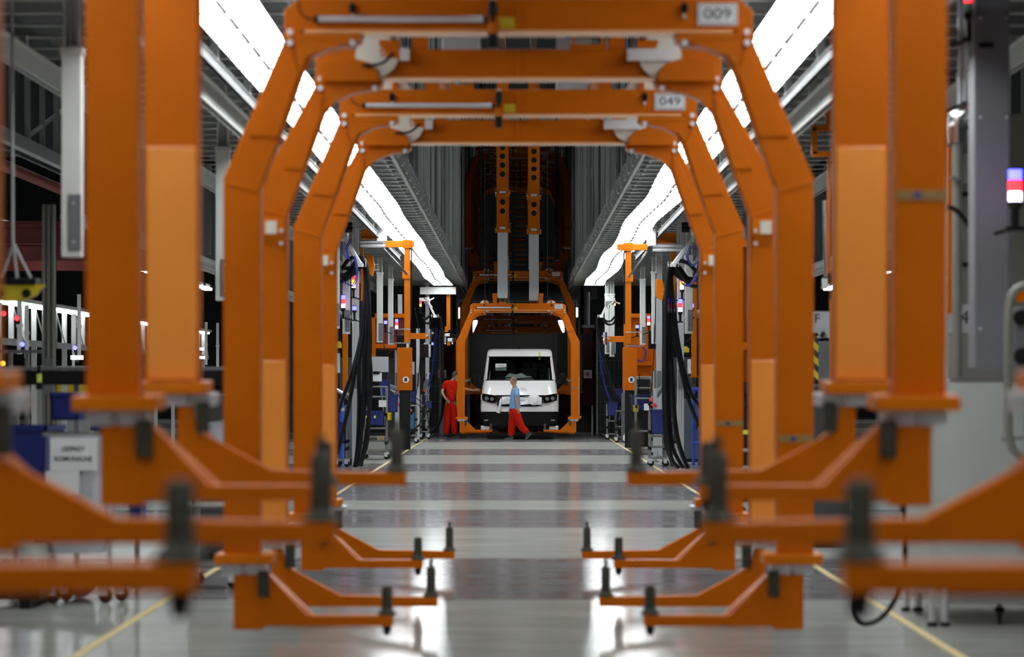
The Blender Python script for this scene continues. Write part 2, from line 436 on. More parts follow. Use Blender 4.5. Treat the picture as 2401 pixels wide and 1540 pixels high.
# hall lamps on the rails of the neighbouring lines
for n, sx in (('left', -1), ('right', 1)):
    o = thing('lamp_line', (sx * 12.7, 80, EYE + 3.75), 'row of short white lamps on a rail over the far %s bay' % n, 'light')
    MB().bx(sx * 12.7 - 0.05, sx * 12.7 + 0.05, 10, 130, EYE + 3.86, EYE + 4.0).build('rail', 'steel_grey', o)
    pm = None
    for k in range(42):
        y = 14 + k * 2.75
        if pm is None: p = MB().bx(-0.14, 0.14, -0.85, 0.85, 0, 0.10).build('lamp', 'hall_light'); pm = p.data
        else: p = bpy.data.objects.new('lamp', pm); COL.objects.link(p)
        adopt(p, o); p.location = Vector((sx * 12.7, y, EYE + 3.75)) - Vector(o.location)
pm = None
for j, X in enumerate((-18, -8, 0, 8, 18)):  # unseen fill lamps added under the roof to brighten bays and guard walls
    for k in range(9 if X else 13):
        y = 8 + k * 14 if X else 20 + k * 5.2
        key = 'hall_light' if X else 'shaft_light'
        if pm is None: pm = {}
        if key not in pm:
            p = MB().bx(-0.3, 0.3, -0.9, 0.9, 0, 0.05).build('strip_or_fill_panel', key)
            m = MB().bx(-0.34, 0.34, -0.95, 0.95, 0.05, 0.2); m.bx(-0.02, 0.02, -0.02, 0.02, 0.2, 0.8); q = m.build('fill_lamp_housing', 'steel_grey'); pm[key] = (p.data, q.data)
        else:
            p = bpy.data.objects.new('strip_or_fill_panel', pm[key][0]); COL.objects.link(p); q = bpy.data.objects.new('fill_lamp_housing', pm[key][1]); COL.objects.link(q)
        for c in (p, q): adopt(c, roof); c.location = Vector((X, y, 11.2)) - Vector(roof.location)

# end of the aisle: dark panel screen, frame posts, red strip curtains and prohibition signs
YS = 93.0
a, b = at(1045, 782, YS), at(1390, 1005, YS)
scr = MB().bx(a.x, b.x, YS, YS + 0.06, 0.0, a.z).build('wall_screen', 'wall_dark', kind='structure')
for px0, px1, mt in ((1045, 1098, 'wall_dark'), (1098, 1302, 'wall_dark'), (1302, 1390, 'wall_teal')):
    q0, q1 = at(px0, 782, YS), at(px1, 782, YS)
    MB().bx(q0.x + 0.02, q1.x - 0.02, YS - 0.03, YS, 1.25, a.z - 0.02).build('panel', mt, scr, bevel=0.004)
    MB().bx(q0.x + 0.02, q1.x - 0.02, YS - 0.02, YS, 0.05, 1.22).build('glass_pane', 'panel_glass', scr)
for px in (1045, 1098, 1302, 1390):
    q = at(px, 782, YS); MB().bx(q.x - 0.05, q.x + 0.05, YS - 0.08, YS, 0, a.z + 0.04).build('frame_post', 'mid_grey', scr)
for px in (1392, 1396, 1036):
    q = at(px, 780, YS - 1); MB().bx(q.x - 0.07, q.x + 0.07, YS - 1.1, YS - 0.95, 0, a.z + 0.1).build('trim_%d' % (px - 1000), 'steel_grey', kind='structure')
for side, px0, px1, sy in (('left', 1040, 1066, 800), ('right', 1368, 1391, 768)):
    c = thing('strip_curtain', at((px0 + px1) / 2, 950, YS - 1.6), 'translucent red strip curtain hanging at the %s of the dark screen' % side, 'curtain')
    q0, q1 = at(px0, sy, YS - 1.6), at(px1, 950, YS - 1.6); w = (q1.x - q0.x) / 3
    for k in range(3):
        m = MB(); m.prism([(q0.x + k * w - 0.01, YS - 1.6 + 0.03 * (k % 2)), (q0.x + (k + 1) * w, YS - 1.6 + 0.03 * (k % 2)), (q0.x + (k + 1) * w, YS - 1.57 + 0.03 * (k % 2)), (q0.x + k * w - 0.01, YS - 1.57 + 0.03 * (k % 2))], q1.z, q0.z, 'z')
        m.build('strip', 'red_curtain', c)
    MB().bx(q0.x - 0.04, q1.x + 0.04, YS - 1.62, YS - 1.5, q0.z, q0.z + 0.08).build('head_rail', 'steel_grey', c)
    MB().bx(q0.x, q1.x, YS - 1.3, YS - 1.25, q1.z, q0.z - 0.4).build('backing', 'red_steel', c)
    s = thing('prohibition_sign', at((px0 + px1) / 2, 877, YS - 1.75), 'square white no-entry hand sign on the %s red curtain' % side, 'sign')
    c0 = at(1037 if side == 'left' else 1378, 877, YS - 1.75)
    MB().box(c0, 0.24, 0.012, 0.24).build('plate', 'paper_dim', s)
    m = MB(); n = 20
    ring = [(0.085 * math.cos(2 * math.pi * k / n), 0.085 * math.sin(2 * math.pi * k / n)) for k in range(n)]
    m.tube([(c0.x + u, c0.y - 0.01, c0.z + v) for u, v in ring + ring[:1]], 0.010, 5); m.bar((c0.x - 0.06, c0.y - 0.012, c0.z + 0.06), (c0.x + 0.06, c0.y - 0.012, c0.z - 0.06), 0.008, 0.018)
    m.build('ring', 'warn_red', s)
    m = MB(); m.prism([(c0.x - 0.035, c0.z - 0.05), (c0.x + 0.03, c0.z - 0.05), (c0.x + 0.045, c0.z), (c0.x + 0.03, c0.z + 0.05), (c0.x - 0.03, c0.z + 0.055), (c0.x - 0.05, c0.z)], c0.y - 0.009, c0.y - 0.006); m.build('hand', 'ink', s)
# mesh fence beside the screen
for side, px0, px1 in (('right', 1396, 1462), ('left', 990, 1036)):
    f = thing('mesh_fence', (at((px0 + px1) / 2, 1000, YS + 0.3).x, YS + 0.3, 0), 'grey wire mesh safety fence at the far %s end of the aisle' % side, 'fence')
    x0, x1 = at(px0, 0, YS + 0.3).x, at(px1, 0, YS + 0.3).x
    for x in (x0, x1): MB().bx(x - 0.03, x + 0.03, YS + 0.27, YS + 0.33, 0, 2.2).build('post', 'mid_grey', f)
    for z in (0.15, 0.55, 0.95, 1.4, 1.8, 2.18): MB().bx(x0, x1, YS + 0.29, YS + 0.31, z, z + 0.02).build('rail', 'mid_grey', f)
    for k in range(1, 6): MB().bx(x0 + (x1 - x0) * k / 6 - 0.008, x0 + (x1 - x0) * k / 6 + 0.008, YS + 0.29, YS + 0.305, 0.15, 2.18).build('bar', 'mid_grey', f)
    MB().bx(x0, x1, YS + 0.5, YS + 0.55, 0, 2.9).build('wall_back_%s' % side, 'wall_teal', kind='structure')
# beyond the screen: ducts, columns and bright lamp boxes
for i, (x0, x1, y0, y1, D, mt, nm, lb) in enumerate((
    (1048, 1400, 664, 702, 109.5, 'mid_grey', 'ventilation_duct', 'wide dark ventilation duct crossing behind the lifted carrier'),
    (1070, 1376, 702, 708, 111, 'zinc', 'pipe_rail', 'thin pale pipe crossing below the far duct'))):
    a, b = at(x0, y0, D), at(x1, y1, D); r = (a.z - b.z) / 2
    MB().cyl((a.x, D, (a.z + b.z) / 2), (b.x, D, (a.z + b.z) / 2), r, 20).build(nm, mt, smooth=True, label=lb, cat='duct' if i == 0 else 'pipe')
for px, D, w, lb in ((1062, 104, 9, 'left of the hanging carrier 020'), (1378, 104, 10, 'right of the hanging carrier 020, beside the red curtain')):
    a = at(px, 720, D); MB().cyl((a.x, D, 0), (a.x, D, a.z + 0.5), w / 2 * D / F, 12).build('standpipe', 'zinc', smooth=True, label='bright vertical pipe ' + lb, cat='pipe')
for px0, px1, y0, y1, lb in ((1068, 1082, 722, 745, 'left'), (1346, 1360, 722, 742, 'right'), (1110, 1122, 752, 778, 'inner left'), (1308, 1322, 752, 778, 'inner right')):
    o = thing('far_lamp', at((px0 + px1) / 2, y1, 118), 'glaring white lamp box far behind the screen, %s of the carrier' % lb, 'light')
    a, b = at(px0, y0, 118), at(px1, y1, 118)
    MB().bx(a.x, b.x, 117.9, 118.1, b.z, a.z).build('diffuser', 'hall_light', o)
    MB().bx(a.x - 0.03, b.x + 0.03, 118.1, 118.3, b.z - 0.03, a.z + 0.03).build('housing', 'steel_grey', o)
    MB().bx((a.x + b.x) / 2 - 0.015, (a.x + b.x) / 2 + 0.015, 118.18, 118.22, a.z + 0.03, 12.0).build('stem', 'dark_grey', o)
for i in range(7):
    px = (1065, 1092, 1150, 1190, 1275, 1342, 1372)[i]
    a = at(px, 740, 124); MB().bx(a.x - 0.12, a.x + 0.12, 124, 124.2, 0, a.z + 1.2).build('trim_%d' % (20 + i), 'steel_grey' if i % 2 else 'mid_grey', kind='structure')

# ================================================================== VEHICLE CARRIERS
Z0 = 1.352                     # carrier base below the camera's eye when lowered
LEN = 2.606                    # front frame to rear frame
def shift(poly): return [(x, z + Z0) for x, z in poly]

def make_carrier():
    root = thing('vehicle_carrier', (0, 0, 0))
    for fr in (0, 1):
        y = fr * LEN; d = 0.045 * fr
        m = MB(); half = [(-1.28, 1.885), (-1.28, 2.03), (-1.20, 2.095)]
        m.prism(shift(half + [(-x, z) for x, z in half[::-1]] + [(1.22, 1.885), (1.18, 1.917), (-1.18, 1.917), (-1.22, 1.885)]), y, y + 0.16)
        beam = m.build('crossbeam', 'orange', root, bevel=0.008)
        MB().bx(-1.17, 1.17, y - 0.025, y + 0.17, 1.903 + Z0, 1.918 + Z0).build('lower_flange', 'orange_lip_highlight', beam)  # beige colour carries the highlight along the beam's lower lip
        MB().bx(-0.008, 0.008, y - 0.02, y, 1.917 + Z0, 2.09 + Z0).build('stiffener', 'orange_bright', beam)
        for s in (0, 1):
            leg_poly = shift([(-1.613 - 2 * d, -0.94), (-1.613 - 2 * d, 1.112), (-1.285, 1.862), (-0.876, 1.862), (-0.876, 1.850), (-1.034, 1.822), (-1.14 - d * 0.5, 1.77), (-1.18 - d, 1.695),
                              (-1.24 - d, 1.52), (-1.41 - d, 1.063), (-1.415 - d, -0.94)])
            leg = MB().prism(leg_poly, y + 0.0, y + 0.18).mirror(s).build('leg', 'orange', root, bevel=0.010)
            m = MB().prism(shift([(-1.475, 1.34), (-1.27, 1.79), (-1.235, 1.79), (-1.195 - d, 1.695), (-1.255 - d, 1.52), (-1.315 - d, 1.335)]), y - 0.014, y + 0.002)
            m.mirror(s).build('cover_plate', 'orange', leg, bevel=0.004)
            m = MB().prism(shift([(-1.60, 1.085), (-1.60, 1.10), (-1.42 - d, 1.05), (-1.42 - d, 1.035)]), y - 0.008, y + 0.002); m.mirror(s).build('weld_seam', 'orange_bright', leg)
            MB().bx(-1.29, -0.86, y - 0.05, y + 0.20, 1.862 + Z0, 1.896 + Z0).mirror(s).build('knee_flange', 'orange', root, bevel=0.006)
            m = MB().prism(shift([(-1.24, 1.862), (-0.90, 1.862), (-1.14, 1.78), (-1.19, 1.72)]), y - 0.045, y - 0.03); m.mirror(s).build('gusset', 'orange', root)
            for bxp, bz in ((-1.245, 1.905), (-1.245, 1.846), (-0.905, 1.846)):
                MB().cyl((bxp, y - 0.062, bz + Z0), (bxp, y - 0.04, bz + Z0), 0.017, 8).mirror(s).build('bolt', 'zinc', root)
            MB().bx(-1.655 - 2 * d, -1.34 - 1.7 * d, y - 0.09, y + 0.26, -0.995 + Z0, -0.938 + Z0).mirror(s).build('foot_flange', 'orange_bright', root, bevel=0.008)
            m = MB()
            for bxp in (-1.56, -1.43): m.bx(bxp - 0.05, bxp + 0.05, y - 0.03, y + 0.2, -1.05 + Z0, -0.995 + Z0)
            m.mirror(s).build('spacer', 'zinc', root)
            if fr == 0:
                arm = [(-1.555, -1.352), (-1.555, -1.05), (-1.361, -1.05), (-1.151, -1.275), (-0.685, -1.275), (-0.685, -1.333), (-1.385, -1.333), (-1.40, -1.352)]
                px, pz, pt, tip = -0.72, -1.275, -1.115, False
            else:
                arm = [(-1.555, -1.437), (-1.555, -1.05), (-1.487, -1.05), (-1.46, -1.165), (-1.124, -1.345), (-0.508, -1.357), (-0.508, -1.415), (-1.385, -1.415), (-1.40, -1.437)]
                px, pz, pt, tip = -0.551, -1.357, -1.165, True
            ab = MB().prism(shift(arm), y - 0.02, y + 0.07).mirror(s).build('support_arm', 'orange', root, bevel=0.006)
            g = [(x, z) for x, z in ((-1.44, -1.06), (-1.36, -1.06), (-1.13, -1.28), (-1.12, -1.32), (-1.44, -1.15))]
            if fr: g = [(x - 0.10, z - 0.09) for x, z in g]
            MB().prism(shift(g), y + 0.07, y + 0.20).mirror(s).build('inner_gusset', 'orange', ab)
            MB().bx(-1.42 - d, -1.36 - d, y - 0.05, y - 0.02, -1.17 + Z0, -1.03 + Z0).mirror(s).build('clamp', 'pin_dark', ab)
            c = (px if not s else -px, y + 0.03, Z0)
            prof = [(0.052, pz), (0.052, pz + 0.012), (0.034, pz + 0.03), (0.030, pz + 0.05), (0.030, pt - 0.012), (0.022, pt)]
            if tip: prof += [(0.012, pt + 0.004), (0.012, pt + 0.04), (0.006, pt + 0.05)]
            pin = MB().lathe(prof, c, n=14).build('support_pin', 'pin_dark', root, smooth=True)
            if not fr: MB().lathe([(0.024, -1.333), (0.024, -1.355), (0.014, -1.385)], c, n=10).build('stud', 'black', pin)
            # white nylon guide discs inside the frame
            yd = y + 0.19 if fr == 0 else y - 0.06
            MB().lathe([(0.06, 0), (0.135, 0.008), (0.135, 0.045), (0.06, 0.05)], (-0.89 if not s else 0.89, yd, 2.05 + Z0), 'y', 24).build('guide_disc', 'nylon', root, smooth=True)
            MB().bx(-0.91, -0.87, y + 0.16 if not fr else y - 0.01, y + 0.2 if not fr else y + 0.05, 2.0 + Z0, 2.19 + Z0).mirror(s).build('disc_bracket', 'orange', root)
            if fr == 1:
                MB().bx(-1.692, -1.465, y - 0.010, y + 0.002, -0.93 + Z0, 0.135 + Z0).mirror(s).build('guard_panel', 'orange_panel', leg, bevel=0.003, label='pale glossy protective panel on the lower leg')
                m = MB().prism([(y, 0.85 + Z0), (y, 1.03 + Z0), (y - 0.05, 1.03 + Z0), (y - 0.05, 0.93 + Z0)], -1.60, -1.47, 'x'); br = m.mirror(s).build('leg_bracket', 'orange_bright', leg)
                MB().bx(-1.59, -1.52, y - 0.058, y - 0.05, 0.93 + Z0, 1.01 + Z0).mirror(s).build('pad', 'nylon', br)
                for q in (0.95, 0.87): MB().cyl((-1.49, y - 0.07, q + Z0), (-1.49, y - 0.04, q + Z0), 0.012, 8).mirror(s).build('bolt', 'zinc', br)
            if fr == 1:
                MB().prism(shift([(-1.24, 1.885), (-1.24, 2.0), (-1.08, 2.04), (-0.93, 2.0), (-0.876, 1.94), (-0.876, 1.885)]), y - 0.11, y - 0.09).mirror(s).build('knee_cheek', 'orange', root, bevel=0.004)
                MB().bx(-0.88, -0.745, y - 0.06, y, 2.03 + Z0, 2.15 + Z0).mirror(s).build('end_box', 'orange', root, bevel=0.01)
                MB().bx(-0.96 if s else -0.745, -0.683, y - 0.09, y - 0.06, 2.015 + Z0, 2.09 + Z0).mirror(s).build('stop_bracket', 'aluminium', root)
    # front beam fittings
    c = MB().cyl((-1.10, -0.03, 1.977 + Z0), (-0.19, -0.03, 1.977 + Z0), 0.018, 12).build('sensor_tube', 'zinc', root, smooth=True)
    for x in (-1.112, -0.19): MB().cyl((x, -0.03, 1.977 + Z0), (x + 0.02, -0.03, 1.977 + Z0), 0.021, 10).build('tube_cap', 'black', c)
    sn = MB().lathe([(0.012, 2.08), (0.026, 2.05), (0.026, 2.0), (0.012, 1.99), (0.012, 1.96)], (-0.14, -0.06, Z0), n=12).build('hanging_sensor', 'black', root, smooth=True)
    MB().lathe([(0.027, 1.955), (0.027, 1.895)], (-0.14, -0.06, Z0), n=12).build('sensor_collar', 'orange', sn)
    MB().lathe([(0.012, 2.09), (0.02, 2.08)], (-0.14, -0.06, Z0), n=10).build('sensor_tip', 'paper', sn)
    MB().lathe([(0.026, 1.895), (0.026, 1.825), (0.02, 1.815)], (-0.14, -0.06, Z0), n=12).build('sensor_foot', 'black', sn, smooth=True)
    MB().bx(-0.105, -0.02, -0.006, 0.0, 1.93 + Z0, 1.99 + Z0).build('warning_label', 'yellow', root)
    for x in (-0.905, 0.905):
        k = MB().lathe([(0.006, 2.07), (0.020, 2.055), (0.020, 2.03), (0.009, 2.005)], (x, -0.025, Z0), n=10).build('hook_knob', 'black', root, smooth=True)
        MB().bx(x - 0.008, x + 0.008, -0.03, 0.0, 1.985 + Z0, 2.01 + Z0).build('knob_foot', 'zinc', k)
    m = MB().tube([(-1.2, -0.012, 2.08 + Z0), (-1.2, -0.015, 2.03 + Z0), (-1.16, -0.015, 1.985 + Z0), (-1.1, -0.03, 1.977 + Z0)], 0.004, 6, 4); m.build('cable', 'black', root)
    m = MB().tube([(-0.78, LEN - 0.12, 2.06 + Z0), (-0.86, LEN - 0.14, 1.99 + Z0), (-0.98, LEN - 0.12, 1.98 + Z0)], 0.011, 6, 6); m.build('cable', 'black', root)
    # trays carrying the lift masts and the top beams joining both frames
    for x0, x1, y in ((-0.50, -0.32, 0.02), (0.325, 0.555, LEN + 0.02)):
        MB().bx(x0, x1, y, y + 0.14, 2.09 + Z0, 2.13 + Z0).build('mast_tray', 'orange_bright', root)
        for x in (x0 + 0.015, x1 - 0.03): MB().bx(x, x + 0.018, y + 0.03, y + 0.10, 2.13 + Z0, 2.24 + Z0).build('mast_prong', 'orange_bright', root)
        MB().cyl((x0 - 0.03, y + 0.06, 2.185 + Z0), (x1 + 0.03, y + 0.06, 2.185 + Z0), 0.018, 10).build('mast_pivot', 'black', root)
    for x in (-0.62, 0.62):
        MB().bx(x - 0.06, x + 0.06, 0.02, LEN + 0.12, 2.26 + Z0, 2.36 + Z0).build('top_beam', 'orange', root)
        for y in (0.03, LEN + 0.03): MB().bx(x - 0.05, x + 0.05, y, y + 0.1, 2.09 + Z0, 2.26 + Z0).build('riser', 'orange', root)
    return root

def add_mast(root, x, y, raise_, D, bottom_world):
    """telescopic mast standing on a tray: pale inner tube, orange outer tube with round holes"""
    oz = root.location.z
    zi = 2.235 + Z0 + oz; X, Y = x + root.location.x, y + root.location.y
    zo = max(bottom_world, zi + 0.15)
    mi = MB(); mi.bx(X - 0.135, X + 0.135, Y - 0.09, Y + 0.09, zi, zo + 0.3); i = mi.build('mast_tube', 'zinc', root, bevel=0.006)
    mo = MB(); mo.bx(X - 0.165, X - 0.155, Y - 0.12, Y + 0.12, zo, 10.33); mo.bx(X + 0.155, X + 0.165, Y - 0.12, Y + 0.12, zo, 10.33); mo.bx(X - 0.16, X + 0.16, Y - 0.12, Y + 0.12, zo, 10.33)
    o = mo.build('mast_sleeve', 'orange', root)
    for zc in (zo, zo + 0.95):
        MB().bx(X - 0.20, X + 0.20, Y - 0.15, Y + 0.15, zc - 0.02, zc + 0.06).build('collar', 'orange_bright', o)
        m = MB()
        for u in (-0.18, 0.18): m.cyl((X + u, Y - 0.17, zc + 0.08), (X + u, Y - 0.12, zc + 0.08), 0.02, 8)
        m.bx(X - 0.08, X + 0.08, Y - 0.16, Y - 0.13, zc + 0.07, zc + 0.13); m.build('latch', 'zinc', o)
    for k in range(6):
        zc = zo + 0.55 + 0.24 * k + (0.5 if k > 1 else 0)
        MB().cyl((X, Y - 0.124, zc), (X, Y - 0.118, zc), 0.075, 16).build('round_hole', 'black', o)

proto = make_carrier()
CARR = [  # distance, raise, pitch, number, mast sleeve bottom, label, strip
    (6.00, 0.925, 0.016, None, 6.2, 'nearest blurred orange carrier of which only the low support arms show', None),
    (11.64, 0.888, 0.020, None, 6.2, 'blurred orange carrier with thick upright legs at both picture edges', -0.19),
    (16.96, 0.0, 0.0, '009', 5.55, 'large orange carrier frame numbered 009 at the top edge of the picture', -0.31),
    (22.25, 0.0, 0.0, '049', 5.55, 'orange carrier frame numbered 049 nested inside the one before it', -0.297),
    (82.76, 0.0, 0.0, '020', 5.55, 'orange vehicle carrier numbered 020 holding the white van', -0.17),
    (88.30, 1.06, 0.0, '032', 5.95, 'raised orange carrier numbered 032 right behind the van carrier', None),
    (94.50, 5.08, 0.0, '', None, 'nearest of the dark orange carriers parked high in the lift shaft', None),
    (100.1, 5.08, 0.0, '', None, 'second dark orange carrier parked high in the lift shaft', None),
    (105.7, 5.08, 0.0, '', None, 'third dark orange carrier parked high in the lift shaft', None),
    (111.3, 5.08, 0.0, '', None, 'farthest dark orange carrier parked high in the lift shaft', None),
    (98.5, 0.0, 0.0, None, 5.55, 'dim orange carrier seen under beam 020 behind the dark screen', None),
    (104.2, -0.25, 0.0, None, 5.55, 'farthest low orange carrier showing its rounded corners behind the screen', None),
]
for i, (D, r, pitch, num, zb, lb, st) in reversed(list(enumerate(CARR))):
    loc = Vector((-0.006 if i == 1 else 0.004, D, EYE - Z0 + r))
    c = proto if i == 0 else copy_tree(proto, loc)
    c.location = loc
    if num is not None:
        pl = MB().bx(loc.x + 0.977, loc.x + 1.196, D - 0.012, D, loc.z + Z0 + 1.946, loc.z + Z0 + 2.067).build('number_plate', 'paper', c, label='white number plate' + (' reading ' + num if num else ''))
        m = MB(); cx, cz = loc.x + 1.0865, loc.z + Z0 + 2.0065
        for u0, u1, v0, v1 in ((-0.1, 0.1, 0.048, 0.053), (-0.1, 0.1, -0.053, -0.048), (-0.1, -0.096, -0.05, 0.05), (0.096, 0.1, -0.05, 0.05)): m.bx(cx + u0, cx + u1, D - 0.014, D - 0.012, cz + v0, cz + v1)
        m.build('plate_border', 'mid_grey', pl)
        if num: text(num, (cx, D - 0.014, cz), 0.062, 'ink', pl, 'lettering', width=0.15)
    if st is not None:
        MB().bx(loc.x + 1.42, loc.x + 1.612, D - 0.006, D, loc.z + Z0 + st - 0.018, loc.z + Z0 + st + 0.018).build('tape_label', 'tape', c, label='brown printed tape strip across the right leg')
        MB().box((loc.x + 1.50, D - 0.008, loc.z + Z0 + st), 0.03, 0.003, 0.022).build('tape_mark', 'ink_blue', c)
    if zb:
        if D < 95 and i != 10:
            add_mast(c, -0.41, 0.09, r, D, zb); add_mast(c, 0.44, LEN + 0.09, r, D, zb + 0.08)
        else:
            add_mast(c, -0.41, 0.09, r, D, zb)
    if i == 0:                       # this carrier's front arms reach a little further in
        for k in kids(c):
            if k.name.split('.')[0] in ('support_arm', 'support_pin') and k.data.vertices[0].co.y < 1: k.location.x = 0.06 if k.data.vertices[0].co.x < 0 else -0.06
    c.rotation_euler.x = pitch
    tag(c, lb, 'carrier', 'orange vehicle carriers')
# monorail beams the masts hang from, and the lift chain
for x in (-0.42, 0.42):
    MB().bx(x - 0.09, x + 0.09, -6, 118, 10.47, 10.65).build('monorail', 'dull_steel', label='steel monorail beam high over the %s mast line' % ('left' if x < 0 else 'right'), cat='rail')
ch = thing('energy_chain', at(1222, 620, 97.5), 'hanging link chain glinting between the two lift masts', 'chain')
for k in range(17):
    a = at(1220 + 2 * math.sin(k), 440 + k * 11.2, 97.5)
    m = MB(); m.box(a, 0.30, 0.12, 0.07); m.cyl((a.x - 0.2, a.y - 0.05, a.z), (a.x + 0.2, a.y - 0.05, a.z), 0.03, 8); m.build('link', 'orange' if k % 2 else 'tape', ch)
a = at(1220, 440, 97.5); MB().bx(a.x - 0.02, a.x + 0.02, 97.48, 97.52, a.z, 10.4).build('hanger', 'black', ch)
lad = thing('cable_ladder', at(1152, 700, 87.5), 'narrow black cable ladder hanging left of the lift masts', 'chain')
for dx in (-4, 4):
    a, b = at(1152 + dx, 510, 87.5), at(1152 + dx, 704, 87.5); a.z = 10.4; MB().bar(a, b, 0.02, 0.04).build('side_bar', 'black', lad)
for k in range(28):
    a = at(1152, 514 + k * 7, 87.5); MB().box(a, 0.10, 0.03, 0.03).build('rung', 'black', lad)
for i, (px, y0, y1, D) in enumerate(((1127, 500, 625, 92), (1131, 500, 625, 92.4), (1303, 495, 610, 92), (1308, 495, 610, 92.3), (1137, 700, 640, 86), (1284, 640, 700, 86))):
    a, b = at(px, y0, D), at(px, y1, D)
    (a if a.z > b.z else b).z = 10.4
    MB().cyl(a, b, 0.03 if i < 4 else 0.008, 8).build('guide_rod', 'chrome' if i < 4 else 'mid_grey', label='%s vertical guide rod in the lift shaft' % ('outer left', 'inner left', 'inner right', 'outer right', 'thin left', 'thin right')[i], cat='rod')
lf = thing('lift_frame', (0, 97, 0), 'dark grey steel portal frame of the carrier lift', 'frame')
for px in (1062, 1068, 1362, 1368):
    a = at(px, 640, 97); MB().bx(a.x - 0.09, a.x + 0.09, 96.9, 97.1, 0, 10.4).build('column', 'dull_steel', lf)
a, b = at(1062, 640, 97), at(1368, 640, 97); MB().bx(a.x, b.x, 96.9, 97.1, 10.1, 10.4).build('header', 'dull_steel', lf)

